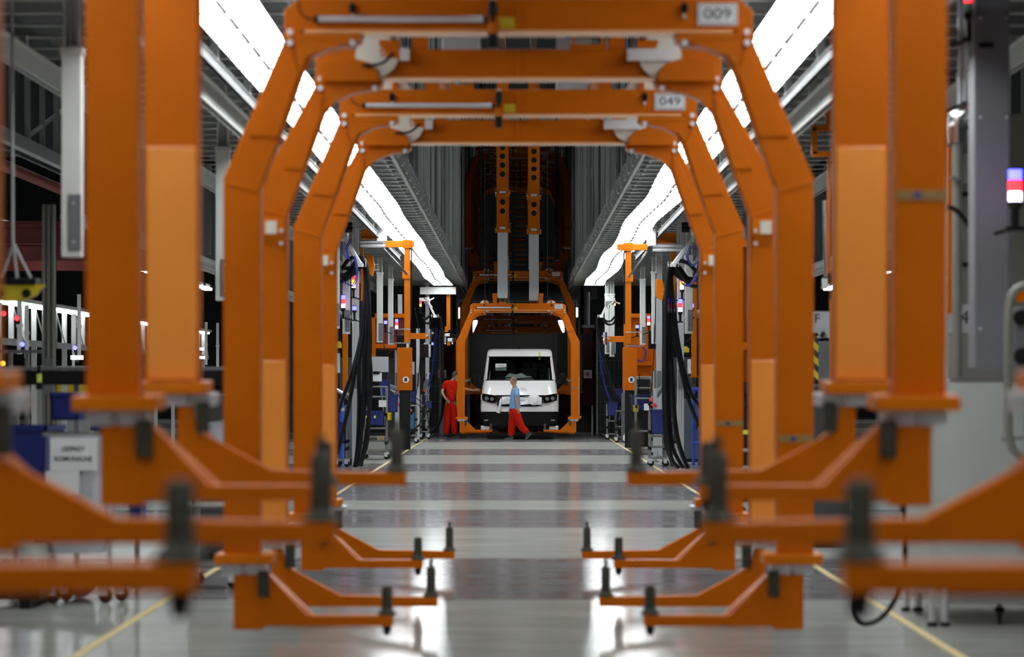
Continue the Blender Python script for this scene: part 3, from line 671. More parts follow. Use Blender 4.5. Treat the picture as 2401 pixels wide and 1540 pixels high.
# ================================================================== THE VAN
VY = 83.3                                  # nose distance
def van_level(z): return EYE + z
def make_van():
    root = thing('van', (0.05, VY + 2, 0.37), 'white delivery van cab with plastic-wrapped grille held in the orange carrier', 'van')
    cx = 0.05
    # (z rel. eye, half width, nose set-back, corner radius)
    L = [(-0.80, 1.045, 0.02, 0.16), (-0.66, 1.050, 0.0, 0.18), (-0.50, 1.045, 0.02, 0.22), (-0.36, 1.030, 0.05, 0.28), (-0.335, 1.022, 0.07, 0.30),
         (-0.20, 1.010, 0.20, 0.34), (-0.05, 1.000, 0.42, 0.34), (0.034, 0.990, 0.58, 0.30)]
    LW = [(0.034, 0.985, 0.60, 0.28), (0.25, 0.955, 0.84, 0.24), (0.48, 0.925, 1.09, 0.22), (0.69, 0.898, 1.30, 0.20)]
    LR = [(0.69, 0.898, 1.30, 0.20), (0.80, 0.885, 1.42, 0.20), (0.875, 0.860, 1.58, 0.22), (0.905, 0.80, 1.80, 0.25)]
    def ring(w, y0, r, n=9, back=4.4):
        pts = [(-w, back)]
        for k in range(n + 1):
            t = math.pi / 2 * k / n; pts.append((-w + r - r * math.cos(t), y0 + r * 1.3 - r * 1.3 * math.sin(t)))
        for k in range(1, 12): pts.append((-w + r + (2 * w - 2 * r) * k / 12, y0 - 0.05 * math.sin(math.pi * k / 12)))
        for k in range(n + 1):
            t = math.pi / 2 * (1 - k / n); pts.append((w - r + r * math.cos(t), y0 + r * 1.3 - r * 1.3 * math.sin(t)))
        pts.append((w, back)); return pts
    def skin(levels, name, mt, parent, u0=0, u1=None, push=0.0, close=False):
        m = MB(); rows = []
        for z, w, y0, r in levels:
            p = ring(w, y0 - push, r); p = p[u0:(u1 or len(p))]
            rows.append([(cx + a, VY + b, EYE + z) for a, b in p])
        n = len(rows[0]); V = [q for r_ in rows for q in r_]
        fs = [(i * n + k, i * n + k + 1, (i + 1) * n + k + 1, (i + 1) * n + k) for i in range(len(rows) - 1) for k in range(n - 1)]
        if close: fs.append(tuple((len(rows) - 1) * n + k for k in range(n)))
        m._add(V, fs); return m.build(name, mt, parent, smooth=True)
    skin([(-1.18, 1.00, 0.08, 0.2), (-1.0, 1.01, 0.04, 0.2), (-0.80, 1.03, 0.035, 0.18)], 'lower_bumper', 'seat', root)
    body = skin(L, 'body', 'van_white', root)
    N = len(ring(1, 0, 0.2))
    skin(LW, 'pillar', 'van_white', body, 0, 7); skin(LW, 'pillar', 'van_white', body, N - 7, N)
    skin(LW, 'windscreen', 'windscreen_glass', root, 6, N - 6, push=0.004)
    skin(LR, 'roof', 'van_white', root, close=True)
    skin([(0.66, 0.90, 1.285, 0.2), (0.695, 0.897, 1.30, 0.2)], 'screen_top_seal', 'black', root, 5, N - 5, push=0.012)
    skin([(0.022, 0.985, 0.585, 0.28), (0.065, 0.982, 0.635, 0.28)], 'cowl', 'black', root, 5, N - 5, push=0.012)
    def fp(px, py, d=0.0):                    # photo pixel on the nose -> point
        s = F / VY; return Vector(((px - CX) / s, 0, EYE + (CY - py) / s))
    def face(poly, y0, y1, name, mt, parent, bevel=0.0):
        return MB().prism([(fp(x, y).x, fp(x, y).z) for x, y in poly], VY + y0, VY + y1).build(name, mt, parent, bevel=bevel)
    face([(1161, 926), (1276, 926), (1270, 951), (1256, 953), (1180, 953), (1166, 951)], -0.075, 0.2, 'grille', 'black_gloss', root, 0.01)
    for y in (931, 938, 945): face([(1166, y), (1272, y), (1272, y + 1), (1166, y + 1)], -0.085, -0.07, 'grille_slat', 'dark_grey', root)
    for sgn in (-1, 1):
        mx = lambda x: x if sgn < 0 else 2 * (CX + 4.4) - x
        pl = [(mx(x), y) for x, y in ((1131, 922), (1162, 927), (1163, 945), (1150, 944), (1132, 939), (1130, 930))]
        V = []
        h = MB(); poly = [(fp(x, y).x, fp(x, y).z) for x, y in pl]
        dep = [0.09, -0.085, -0.095, -0.075, 0.04, 0.09]
        n = len(poly); V = [(a, VY + dp, b) for (a, b), dp in zip(poly, dep)] + [(a, VY + dp + 0.25, b) for (a, b), dp in zip(poly, dep)]
        h._add(V, [tuple(range(n))[::-1], tuple(range(n, 2 * n))] + [(i, (i + 1) % n, n + (i + 1) % n, n + i) for i in range(n)])
        hl = h.build('headlight', 'black_gloss', root)
        for x, y, r in ((1141, 934, 0.055), (1154, 935, 0.050)):
            c = fp(mx(x), y); yy = VY + (0.0 if x < 1150 else -0.075)
            MB().lathe([(r, 0), (r * 0.8, 0.02), (r * 0.3, 0.03)], (c.x, yy - 0.03, c.z), 'y', 16).build('lamp_lens', 'mid_grey', hl, smooth=True)
        c = fp(mx(1128.5), 931); MB().box((c.x, VY + 0.2, c.z), 0.03, 0.12, 0.14).build('indicator', 'nylon', hl)
        # mirrors
        c = fp(mx(1117), 887); s_ = sgn
        mr = MB(); mr.prism([(c.x - 0.08, c.z - 0.16), (c.x + 0.09, c.z - 0.16), (c.x + 0.11, c.z + 0.08), (c.x + 0.07, c.z + 0.15), (c.x - 0.06, c.z + 0.15), (c.x - 0.11, c.z + 0.08)], VY + 0.62, VY + 0.82)
        mo = mr.build('mirror', 'seat', root, bevel=0.03)
        MB().bar((c.x, VY + 0.75, c.z - 0.1), (cx + s_ * 0.96, VY + 0.85, c.z - 0.08), 0.06, 0.08).build('mirror_arm', 'black', mo)
        c = fp(mx(1140), 985); MB().box((c.x, VY + 0.045, c.z), 0.11, 0.03, 0.045).build('fog_lamp', 'mid_grey', root, bevel=0.008)
        c = fp(mx(1138), 1004); MB().box((c.x, VY + 0.35, c.z), 0.26, 0.25, 0.13).build('jacking_bracket', 'aluminium', root, bevel=0.02)
        c = fp(mx(1150), 1006); MB().box((c.x, VY + 0.6, c.z - 0.02), 0.36, 0.5, 0.08).build('suspension_arm', 'black', root, bevel=0.02)
    # interior seen through the screen
    MB().bx(cx - 0.84, cx + 0.84, VY + 2.6, VY + 2.7, EYE - 0.4, EYE + 0.7).build('bulkhead', 'seat', root)
    MB().prism([(VY + 0.75, EYE - 0.05), (VY + 1.3, EYE + 0.10), (VY + 1.5, EYE + 0.06), (VY + 1.5, EYE - 0.2), (VY + 0.75, EYE - 0.2)], cx - 0.88, cx + 0.88, 'x').build('dashboard', 'seat', root, bevel=0.02)
    for px in (1175, 1196, 1236, 1258, 1273):
        c = fp(px, 866); st = MB().box((c.x, VY + 2.3, EYE + 0.12), 0.42 if px != 1258 else 0.3, 0.16, 0.55).build('seat', 'dark_grey', root, bevel=0.05)
        MB().box((c.x, VY + 2.28, EYE + 0.46), 0.24, 0.1, 0.2).build('headrest', 'dark_grey', st, bevel=0.04)
    m = MB().tube([(cx + 0.52 + 0.19 * math.cos(t * math.pi / 8), VY + 1.55 + 0.05 * math.sin(t * math.pi / 8), EYE + 0.12 + 0.17 * math.sin(t * math.pi / 8)) for t in range(17)], 0.016, 6); m.build('steering_wheel', 'black', root)
    c = fp(1174, 860); MB().box((c.x, VY + 0.98, c.z), 0.30, 0.006, 0.19).build('paper_sheet', 'paper', root, label='white paper sheet behind the windscreen')
    for dz in (0.05, 0.03, -0.03): MB().box((c.x, VY + 0.973, c.z + dz), 0.16, 0.002, 0.010).build('paper_line', 'paper_dim', root)
    # plastic sheet on the dash
    V = []; fs = []; nu, nv = 18, 6
    for i in range(nu + 1):
        for j in range(nv + 1):
            u, v = i / nu, j / nv; a = fp(1184 + 72 * u, 0)
            env = math.sin(math.pi * min(1, 0.15 + u * 0.9)) ** 0.5
            V.append((a.x, VY + 0.80 + 0.32 * v + 0.01 * math.sin(9 * u), EYE + 0.045 + (0.18 * v * env) + 0.02 * math.sin(17 * u + 5 * v) * v))
    for i in range(nu):
        for j in range(nv): fs.append((i * (nv + 1) + j, (i + 1) * (nv + 1) + j, (i + 1) * (nv + 1) + j + 1, i * (nv + 1) + j + 1))
    m = MB(); m._add(V, fs); m.build('dash_cover', 'plastic_wrap', root, smooth=True)
    for x0, x1 in ((1160, 1200), (1205, 1260)):
        a, b = fp(x0, 0), fp(x1, 0); MB().bar((a.x, VY + 0.62, EYE + 0.07), (b.x, VY + 0.70, EYE + 0.12), 0.02, 0.03).build('wiper', 'black', root)
    # wrap on the grille and its hanging tail
    V = []; fs = []; nu, nv = 24, 8
    rr = random.Random(3)
    for i in range(nu + 1):
        for j in range(nv + 1):
            u, v = i / nu, j / nv; a = fp(1177 + 93 * u, 930 + 18 * v)
            V.append((a.x, VY - 0.10 - 0.03 * math.sin(7 * u + 3 * v) * rr.uniform(0.5, 1) - (0.06 if 0.7 < u < 0.9 else 0), a.z + 0.012 * math.sin(11 * u)))
    for i in range(nu):
        for j in range(nv): fs.append((i * (nv + 1) + j, (i + 1) * (nv + 1) + j, (i + 1) * (nv + 1) + j + 1, i * (nv + 1) + j + 1))
    m = MB(); m._add(V, fs); wr = m.build('grille_wrap', 'plastic_wrap', root, smooth=True, label='crumpled white plastic wrap taped over the grille')
    pts = [fp(1176, 934), fp(1174, 942), fp(1172, 952), fp(1170, 960), fp(1168, 968)]
    m = MB().tube([(p.x, VY - 0.11, p.z) for p in pts], [0.03, 0.04, 0.035, 0.03, 0.05], 8); m.build('wrap_tail', 'plastic_wrap', wr, smooth=True)
    c = fp(1252, 936); MB().lathe([(0.02, -0.06), (0.12, -0.04), (0.16, 0.0), (0.10, 0.02)], (c.x, VY - 0.11, c.z), 'y', 14).build('wrap_bunch', 'plastic_wrap', wr, smooth=True)
    c = fp(1266, 834); MB().box((c.x, VY + 1.30, c.z), 0.05, 0.02, 0.20).build('tape_strip', 'lime', root, label='pale green tape strip over the top of the windscreen')
    c = fp(1217, 814); MB().prism([(c.x - 0.03, EYE + 0.90), (c.x + 0.03, EYE + 0.90), (c.x + 0.008, EYE + 0.98), (c.x - 0.008, EYE + 0.98)], VY + 1.85, VY + 1.95).build('antenna', 'black', root)
    # lettering on the bonnet
    th = math.atan2(0.15, 0.23)
    for body_, px, py, w in (('ERIA', 1227, 910.5, 0.13), ('TWA', 1230, 914, 0.14)):
        c = fp(px, py); zr = c.z - EYE
        yb = VY + 0.07 + (zr + 0.335) / 0.135 * 0.13 if zr < -0.2 else VY + 0.20 + (zr + 0.20) / 0.15 * 0.22
        text(body_, (c.x, yb - 0.065, c.z), 0.028, 'ink', root, 'lettering', width=w, rx=math.radians(35))
    # rear body
    MB().bx(cx - 0.95, cx + 0.95, VY + 3.2, VY + 4.6, EYE - 1.0, EYE - 0.2).build('chassis', 'black', root, bevel=0.03)
    return root
make_van()

# ================================================================== PEOPLE
def skinned(name, verts, edges, material, parent, origin, sub=2, root_i=0):
    me = bpy.data.meshes.new(name); me.from_pydata([Vector(v[:3]) - origin for v in verts], edges, []); me.update()
    o = bpy.data.objects.new(name, me); COL.objects.link(o)
    me.skin_vertices or o.modifiers.new('skin', 'SKIN')
    if not o.modifiers: o.modifiers.new('skin', 'SKIN')
    sk = me.skin_vertices[0].data
    for i, v in enumerate(verts):
        r = v[3]; sk[i].radius = (r, v[4] if len(v) > 4 else r)
    sk[root_i].use_root = True
    o.modifiers['skin'].use_smooth_shade = True
    s = o.modifiers.new('sub', 'SUBSURF'); s.levels = sub; s.render_levels = sub
    me.materials.append(MATS[material])
    # make it a plain mesh
    dg = bpy.context.evaluated_depsgraph_get(); nm = bpy.data.meshes.new_from_object(o.evaluated_get(dg))
    o.modifiers.clear(); o.data = nm; nm.name = name
    for p in nm.polygons: p.use_smooth = True
    if not nm.materials: nm.materials.append(MATS[material])
    if parent is not None: adopt(o, parent)
    return o

def hand(verts, edges, wrist_i, w, d, side, curl=0.5):
    """palm and five fingers on the end of a forearm; d: hand direction, side: thumb side"""
    w, d, side = Vector(w), Vector(d).normalized(), Vector(side).normalized(); nrm = d.cross(side).normalized()
    def add(p, r, prev): verts.append((*p, r)); edges.append((prev, len(verts) - 1)); return len(verts) - 1
    palm = add(w + d * 0.055, 0.030, wrist_i)
    for k, ln in ((-1.5, 0.075), (-0.5, 0.085), (0.5, 0.08), (1.5, 0.06)):
        base = add(w + d * 0.10 - side * k * 0.019, 0.010, palm)
        mid = add(w + d * (0.10 + ln * 0.5) - side * k * 0.020 + nrm * 0.012 * curl, 0.009, base)
        add(w + d * (0.10 + ln * 0.8) - side * k * 0.019 + nrm * 0.05 * curl, 0.007, mid)
    t1 = add(w + d * 0.05 + side * 0.045, 0.011, palm); add(w + d * 0.09 + side * 0.06, 0.008, t1)

def head(parent, c, yaw, hair_mat, origin, hair_full):
    """head with nose, ears, brow, mouth and hair; yaw 0 looks toward -y"""
    M = Matrix.Rotation(yaw, 3, 'Z'); c = Vector(c)
    m = MB(); n, r = 16, 12; V = []; fs = []
    for i in range(r + 1):
        t = math.pi * i / r; zz = math.cos(t); rad = math.sin(t)
        for k in range(n):
            a = 2 * math.pi * k / n; x, y = rad * math.cos(a), rad * math.sin(a)
            sx, sy = 0.076, 0.098
            if zz < -0.1: sx *= 1 + zz * 0.28; sy *= 1 + zz * 0.16
            p = Vector((x * sx, y * sy, zz * 0.122))
            if y < -0.75 and abs(x) < 0.28 and -0.45 < zz < 0.12: p.y -= 0.018
            if y < -0.6 and 0.05 < zz < 0.25 and 0.15 < abs(x) < 0.6: p.y += 0.010
            V.append(p)
    for i in range(r):
        for k in range(n): fs.append((i * n + k, i * n + (k + 1) % n, (i + 1) * n + (k + 1) % n, (i + 1) * n + k))
    m._add([M @ v + c for v in V], fs)
    hd = m.build('head', 'skin', parent, smooth=True)
    for s in (-1, 1):
        e = MB(); e.lathe([(0.012, -0.008), (0.026, 0.0), (0.022, 0.010)], (0, 0, 0), 'x', 10); e.v = [M @ (Vector((v.x * 1 + s * 0.080, v.y + 0.008, v.z * 1.25 - 0.005))) + c for v in e.v]; e.build('ear', 'skin', hd, smooth=True)
        e = MB(); e.lathe([(0.002, -0.006), (0.010, 0), (0.002, 0.004)], (0, 0, 0), 'y', 8); e.v = [M @ Vector((v.x + s * 0.032, v.y - 0.090, v.z + 0.014)) + c for v in e.v]; e.build('eye', 'ink', hd)
    e = MB(); e.bx(-0.024, 0.024, -0.098, -0.085, -0.062, -0.055); e.v = [M @ v + c for v in e.v]; e.build('mouth', 'red_steel', hd)
    m = MB(); V = []; fs = []
    rows = 7; lim = 1.75 if hair_full else 1.6
    for i in range(rows + 1):
        for k in range(n):
            a = 2 * math.pi * k / n; t = lim * i / rows
            back = math.sin(a)
            tt = t * (0.74 + 0.26 * max(-1, min(1, back * 1.6)) if back < 0.4 else 1.0)
            th = 0.006 if not hair_full else 0.014
            V.append(Vector((math.sin(tt) * math.cos(a) * (0.076 + th), math.sin(tt) * back * (0.098 + th), math.cos(tt) * (0.122 + th))))
    for i in range(rows):
        for k in range(n): fs.append((i * n + k, i * n + (k + 1) % n, (i + 1) * n + (k + 1) % n, (i + 1) * n + k))
    m._add([M @ v + c for v in V], fs); m.build('hair', hair_mat, hd, smooth=True)
    return hd

def shoe(parent, heel, toe, name='shoe', up=Vector((0, 0, 1))):
    heel, toe = Vector(heel), Vector(toe); d = toe - heel; L_ = d.length; d.normalize(); s = d.cross(up).normalized(); u = s.cross(d).normalized()
    def P(a, b, c): return heel + d * (a * L_) + s * b + u * c
    m = MB(); V = []
    prof = [(0.0, 0.036, 0.085), (0.12, 0.042, 0.10), (0.35, 0.042, 0.09), (0.65, 0.050, 0.065), (0.88, 0.046, 0.05), (1.0, 0.028, 0.035)]
    for a, w, h in prof: V += [P(a, -w, 0.018), P(a, w, 0.018), P(a, w * 0.75, h), P(a, -w * 0.75, h)]
    fs = [(0, 1, 2, 3), tuple(len(V) - 4 + k for k in (3, 2, 1, 0))]
    for i in range(len(prof) - 1):
        for k in range(4): fs.append((i * 4 + k, i * 4 + (k + 1) % 4, i * 4 + 4 + (k + 1) % 4, i * 4 + 4 + k))
    m._add(V, fs); o = m.build(name, 'shoe', parent, smooth=True)
    m = MB(); V = []
    for a, w, h in prof: V += [P(a, -w * 1.04, 0.0), P(a, w * 1.04, 0.0), P(a, w * 1.04, 0.02), P(a, -w * 1.04, 0.02)]
    m._add(V, fs); m.build('sole', 'sole', o)

def person(label, D, J, shirt, shirt_mat, legs_mat, hair_mat, hair_full, yaw, foot_pts, hands):
    """J: joint pixels with depth offsets: (x, y, dD)"""
    def g(k): x, y, d = J[k]; return at(x, y, D + d)
    base = at(J['base'][0], J['base'][1], D); base.z = 0
    root = thing('person', base, label, 'person')
    body_v, body_e = [], []
    def add(p, r, prev=None, ry=None):
        body_v.append((*p, r, ry or r))
        if prev is not None: body_e.append((prev, len(body_v) - 1))
        return len(body_v) - 1
    pel = add(g('pelvis'), 0.13, None, 0.10); wa = add(g('waist'), 0.125, pel, 0.09); ch = add(g('chest'), 0.15, wa, 0.10)
    nk0 = add(g('neckb'), 0.075, ch); nk = add(g('neck'), 0.052, nk0); add(g('head') - Vector((0, 0, 0.03)), 0.055, nk)
    for s in ('l', 'r'):
        sh = add(g('sho' + s), 0.06, ch); el = add(g('elb' + s), 0.043, sh); wr = add(g('wri' + s), 0.030, el)
        hd, sd = hands[s]
        hand(body_v, body_e, wr, g('wri' + s), hd, sd)
        hp = add(g('hip' + s), 0.09, pel); kn = add(g('kne' + s), 0.058, hp); add(g('ank' + s), 0.042, kn)
    skinned('body', body_v, body_e, 'skin', root, base)
    v, e = [], []
    def add2(p, r, prev=None, ry=None):
        v.append((*p, r, ry or r))
        if prev is not None: e.append((prev, len(v) - 1))
        return len(v) - 1
    low = g('waist').lerp(g('pelvis'), 0.55)
    a = add2(low, 0.165, None, 0.125); b = add2(g('waist'), 0.158, a, 0.12); c = add2(g('chest'), 0.180, b, 0.125); d = add2(g('neckb'), 0.085, c)
    for s in ('l', 'r'):
        sh = add2(g('sho' + s), 0.082, c); add2(g('sho' + s).lerp(g('elb' + s), 0.72), 0.066, sh)
    skinned('shirt', v, e, shirt_mat, root, base, root_i=1)
    v, e = [], []
    a = add2(g('waist').lerp(g('pelvis'), 0.35), 0.148, None, 0.115); b = add2(g('pelvis'), 0.155, a, 0.125)
    for s in ('l', 'r'):
        hp = add2(g('hip' + s), 0.125, b); m1 = add2(g('hip' + s).lerp(g('kne' + s), 0.5), 0.118, hp); kn = add2(g('kne' + s), 0.105, m1); add2(g('kne' + s).lerp(g('ank' + s), 0.97), 0.088, kn)
    skinned('trousers', v, e, legs_mat, root, base, root_i=1)
    head(root, g('head'), yaw, hair_mat, base, hair_full)
    for h, t, up in foot_pts: shoe(root, h, t, up=up)
    return root

DW = 81.6
walk = dict(base=(1208, 1033, 0), pelvis=(1208, 968, 0), waist=(1208, 945, 0), chest=(1209, 923, 0), neckb=(1207, 909, 0), neck=(1206, 902, 0), head=(1204, 893.5, 0),
            shol=(1211, 916, -0.17), elbl=(1212, 938, -0.24), wril=(1214, 955, -0.22), shor=(1205, 916, 0.17), elbr=(1199, 938, 0.24), wrir=(1197, 957, 0.26),
            hipl=(1211, 972, -0.09), knel=(1222, 1001, -0.09), ankl=(1239, 1016, -0.09), hipr=(1204, 972, 0.09), kner=(1200, 1001, 0.09), ankr=(1198, 1024, 0.09))
person('man in light blue T-shirt and red trousers walking left in front of the van', DW, walk, 'T-shirt', 'shirt_blue', 'work_red', 'hair_short', False, math.radians(-125),
       [(at(1204, 1031.5, DW + 0.09), at(1181, 1031.5, DW + 0.09), Vector((0, 0, 1))), (at(1247.5, 1016, DW - 0.09), at(1231, 1033, DW - 0.09), Vector((-0.5, 0, 0.6)))],
       {'l': (Vector((0.2, 0.1, -1)), Vector((-1, 0, 0))), 'r': (Vector((-0.1, 0, -1)), Vector((-1, 0, 0)))})
DS = 84.6
stand = dict(base=(1056, 1027, 0), pelvis=(1056, 945, 0), waist=(1057, 930, 0), chest=(1057, 907, 0), neckb=(1060, 894, 0), neck=(1063, 888, -0.02), head=(1068, 881, -0.02),
             shol=(1044, 898, -0.03), elbl=(1036, 920, -0.12), wril=(1046, 936, -0.25), shor=(1072, 898, 0.02), elbr=(1088, 912, 0.1), wrir=(1112, 915, 0.15),
             hipl=(1049, 948, 0), knel=(1049, 985, 0), ankl=(1045, 1020, 0), hipr=(1063, 948, 0), kner=(1064, 985, 0), ankr=(1066, 1020, 0))
person('worker all in red standing at the left carrier leg and reaching to the van', DS, stand, 'shirt', 'work_red', 'work_red', 'hair', True, math.radians(120),
       [(at(1042, 1026, DS + 0.05), at(1042, 1026, DS + 0.05) + Vector((0.03, -0.27, 0)), Vector((0, 0, 1))), (at(1061, 1026, DS + 0.05), at(1061, 1026, DS) + Vector((0.20, -0.17, 0)), Vector((0, 0, 1)))],
       {'l': (Vector((0.6, -0.5, -0.5)), Vector((0, -0.3, 1))), 'r': (Vector((1, 0.1, 0.05)), Vector((0, 0, 1)))})

# ================================================================== STATIONS ALONG THE AISLE
def pxm(D): return D / F
def hang_col(px, w, y_collar, y_bot, D, label, wide=True):
    """hanging supply column: narrow channel above, wider sleeve below with a grey switch plate"""
    s = pxm(D); a = at(px, y_bot, D); w = w * s; o = thing('supply_column', a, label, 'column', 'hanging supply columns')
    zt = EYE + 2.70; zc = at(px, y_collar, D).z
    m = MB(); m.bx(a.x - w * 0.42, a.x - w * 0.30, D - w * 0.4, D + w * 0.4, zc, zt); m.bx(a.x + w * 0.30, a.x + w * 0.42, D - w * 0.4, D + w * 0.4, zc, zt); m.bx(a.x - w * 0.42, a.x + w * 0.42, D + w * 0.2, D + w * 0.4, zc, zt)
    m.build('channel', 'offwhite', o)
    MB().bar((a.x - w * 0.05, D - w * 0.1, zc), (a.x - w * 0.25, D - w * 0.1, zt), 0.015, 0.015).build('cable', 'zinc', o)
    MB().bx(a.x - w * 0.5, a.x + w * 0.5, D - w * 0.5, D + w * 0.5, a.z, zc - 0.03).build('sleeve', 'offwhite', o, bevel=0.006)
    MB().bx(a.x - w * 0.58, a.x + w * 0.58, D - w * 0.55, D + w * 0.55, zc - 0.035, zc + 0.02).build('collar', 'offwhite', o, bevel=0.006)
    p = MB().bx(a.x - w * 0.15, a.x + w * 0.52, D - w * 0.62, D - w * 0.48, a.z + 0.04, a.z + 0.42).build('switch_plate', 'mid_grey', o, bevel=0.006)
    for dz in (0.10, 0.36): MB().cyl((a.x + w * 0.15, D - w * 0.66, a.z + dz), (a.x + w * 0.15, D - w * 0.6, a.z + dz), 0.008, 6).build('screw', 'zinc', p)
    return o
def col_label(t): return 'pale grey hanging supply column ' + t
hang_col(170, 46, 118, 603, 20.9, col_label('at the upper left edge beside the thick orange leg'))
hang_col(523, 32, 348, 705, 31.6, col_label('hanging behind the left leg of carrier 009'))
hang_col(812, 17, 597, 783, 54.3, col_label('behind the left hose bundle'))
hang_col(790, 12, 560, 770, 52.5, col_label('half hidden by the left leg of carrier 049'))
hang_col(890.5, 14, 640, 803, 67.6, col_label('left of the left crane post, outer one of a pair'))
hang_col(916, 12, 655, 808, 72.5, col_label('left of the left crane post, inner one of a pair'))
hang_col(1507, 13, 655, 808, 73, col_label('just right of the right crane post'))
hang_col(1534, 13, 638, 806, 67, col_label('behind the right grey profile column'))
hang_col(1615, 18, 600, 782, 55, col_label('behind the right hose bundle'))
hang_col(1423, 10, 690, 830, 84, col_label('at the far right station, left one of a pair'))
hang_col(1435, 12, 690, 836, 83, col_label('at the far right station, right one of a pair'))

LITM = {'b': 'lit_blue', 'r': 'lit_red', 'a': 'lit_amber', 'w': 'lit_white', 'g': 'lens_green'}
def stack(px, yt, D, cols, label, w=0.078, h=0.085):
    a = at(px, yt, D); n = len(cols); o = thing('stack_light', (a.x, D, a.z - n * h - 0.22), label, 'signal lamp', 'stack lights')
    MB().cyl((a.x, D, a.z), (a.x, D, a.z + 0.015), w / 2, 12).build('cap', 'black', o)
    for k, c in enumerate(cols):
        seg = MB().cyl((a.x, D, a.z - (k + 1) * h + 0.006), (a.x, D, a.z - k * h), w / 2, 14).build('lens', LITM[c], o, smooth=True)
        MB().cyl((a.x, D, a.z - (k + 1) * h), (a.x, D, a.z - (k + 1) * h + 0.006), w / 2 + 0.003, 14).build('ring', 'black', seg)
    zb = a.z - n * h
    MB().lathe([(w / 2 + 0.004, zb), (w / 2 + 0.004, zb - 0.03), (w * 0.3, zb - 0.045), (w * 0.28, zb - 0.16)], (a.x, D, 0), n=12).build('base', 'black', o, smooth=True)
    MB().bx(a.x - w * 0.7, a.x + w * 0.7, D - w * 0.5, D + w * 0.5, zb - 0.185, zb - 0.16).build('foot', 'black', o)
    MB().bar((a.x, D, zb - 0.17), (a.x + (0.12 if px < CX else -0.12), D + 0.1, zb - 0.20), 0.02, 0.02).build('bracket', 'black', o)
    return o
for px, yt, D, c, t in ((829, 646, 56, 'raw', 'red amber and white stack light under the left hose boom'), (805, 692, 54, 'brw', 'blue red and white stack light left of the left hose bundle'),
    (831, 718, 55, 'b', 'single blue signal lamp behind the left hose bundle'), (904, 752, 68, 'b', 'single blue signal lamp between the two left supply columns'),
    (930, 748, 72, 'brw', 'blue red and white stack light beside the left crane post'), (986, 706, 84, 'ra', 'small red amber signal lamp at the far left station'),
    (1014, 803, 88, 'b', 'small blue signal lamp near the left red curtain'), (1599, 650, 56, 'raw', 'red amber and white stack light under the right hose boom'),
    (1595, 701, 54, 'brw', 'blue red and white stack light behind the right hose bundle'), (1622, 712, 55, 'b', 'single blue signal lamp right of the right hose bundle'),
    (1521, 740, 72, 'brw', 'blue red and white stack light beside the right grey column'), (1494, 762, 68, 'b', 'single blue signal lamp on the right orange machine'),
    (1441, 704, 84, 'ra', 'small red amber signal lamp at the far right station'), (1417, 780, 86, 'brwr', 'narrow four-tier stack light beside the right red curtain'),
    (450, 826, 60, 'br', 'small blue and red lamp glimpsed between the left orange legs'), (2380, 398, 20.5, 'brw', 'large blue red and white stack light at the right picture edge'),
    (2277, -40, 21.2, 'rrg', 'red and green stack light at the top right corner')):
    stack(px, yt, D, c, t, *((0.09, 0.072) if D < 22 else (0.07, 0.075) if D < 80 else (0.06, 0.075)))

# hose booms and hose bundles
def hoses(pts_list, D, r, name, label, cat='hose', mt='black_rubber', group=None, dd=0.05):
    """pts in photo pixels, fanned out over a little depth"""
    first = at(*pts_list[0][-1], D); o = thing(name, (first.x, D, first.z), label, cat, group)
    for i, pl in enumerate(pts_list):
        P = [at(x, y, D + (i - len(pts_list) / 2) * dd) for x, y in pl]
        MB().tube(P, r, 8, 5).build('hose', mt, o, smooth=True)
    return o
LB = [[(792, 662), (812, 655), (830, 632), (845, 612), (858, 618), (863, 660), (866, 730), (868, 800), (862, 870), (865, 960), (860, 1040), (842, 1092)],
      [(790, 600), (797, 640), (815, 640), (838, 610), (856, 614), (861, 680), (862, 760), (855, 860), (850, 960), (845, 1040), (836, 1094)],
      [(794, 560), (792, 610), (806, 652), (832, 640), (852, 616), (858, 680), (856, 770), (842, 850), (842, 950), (838, 1050), (832, 1095)],
      [(796, 640), (816, 610), (836, 603), (854, 616), (857, 690), (850, 780), (836, 850), (822, 930), (806, 1000), (790, 1065)],
      [(800, 628), (822, 628), (842, 618), (855, 622), (855, 700), (846, 790), (826, 870), (805, 930), (790, 975)],
      [(804, 648), (824, 644), (846, 626), (857, 626), (860, 720), (866, 820), (870, 900), (862, 1000), (852, 1060), (846, 1093)],
      [(858, 620), (864, 700), (868, 790), (866, 860), (858, 930), (848, 1010), (838, 1090)]]
hoses(LB, 54, 0.034, 'hose_bundle', 'thick black hose bundle hanging from the left boom', 'hoses', group='hanging hose bundles', dd=0.07)
RB = [[(2 * CX - x, y + 12 if y < 900 else y) for x, y in p] for p in LB]
RB = [[(x, y) for x, y in p] for p in RB]
RB = [[(1638, 672), (1618, 668), (1596, 642), (1580, 622), (1568, 630), (1563, 690), (1561, 780), (1560, 870), (1562, 950), (1566, 1020), (1575, 1075), (1592, 1098)],
      [(1640, 612), (1632, 652), (1612, 652), (1590, 624), (1572, 626), (1565, 700), (1566, 800), (1567, 900), (1570, 980), (1578, 1050), (1602, 1098)],
      [(1636, 640), (1614, 618), (1590, 612), (1574, 630), (1570, 700), (1572, 790), (1576, 870), (1580, 950), (1590, 1030), (1612, 1098)],
      [(1632, 655), (1606, 650), (1584, 636), (1572, 634), (1575, 700), (1582, 780), (1594, 850), (1612, 930), (1640, 1000)],
      [(1628, 660), (1602, 656), (1580, 640), (1574, 640), (1580, 720), (1590, 800), (1602, 860), (1620, 920), (1645, 960)],
      [(1570, 630), (1560, 700), (1557, 790), (1556, 880), (1557, 960), (1562, 1040), (1578, 1092)],
      [(1572, 634), (1568, 720), (1570, 820), (1576, 920), (1584, 1010), (1600, 1070), (1616, 1098)]]
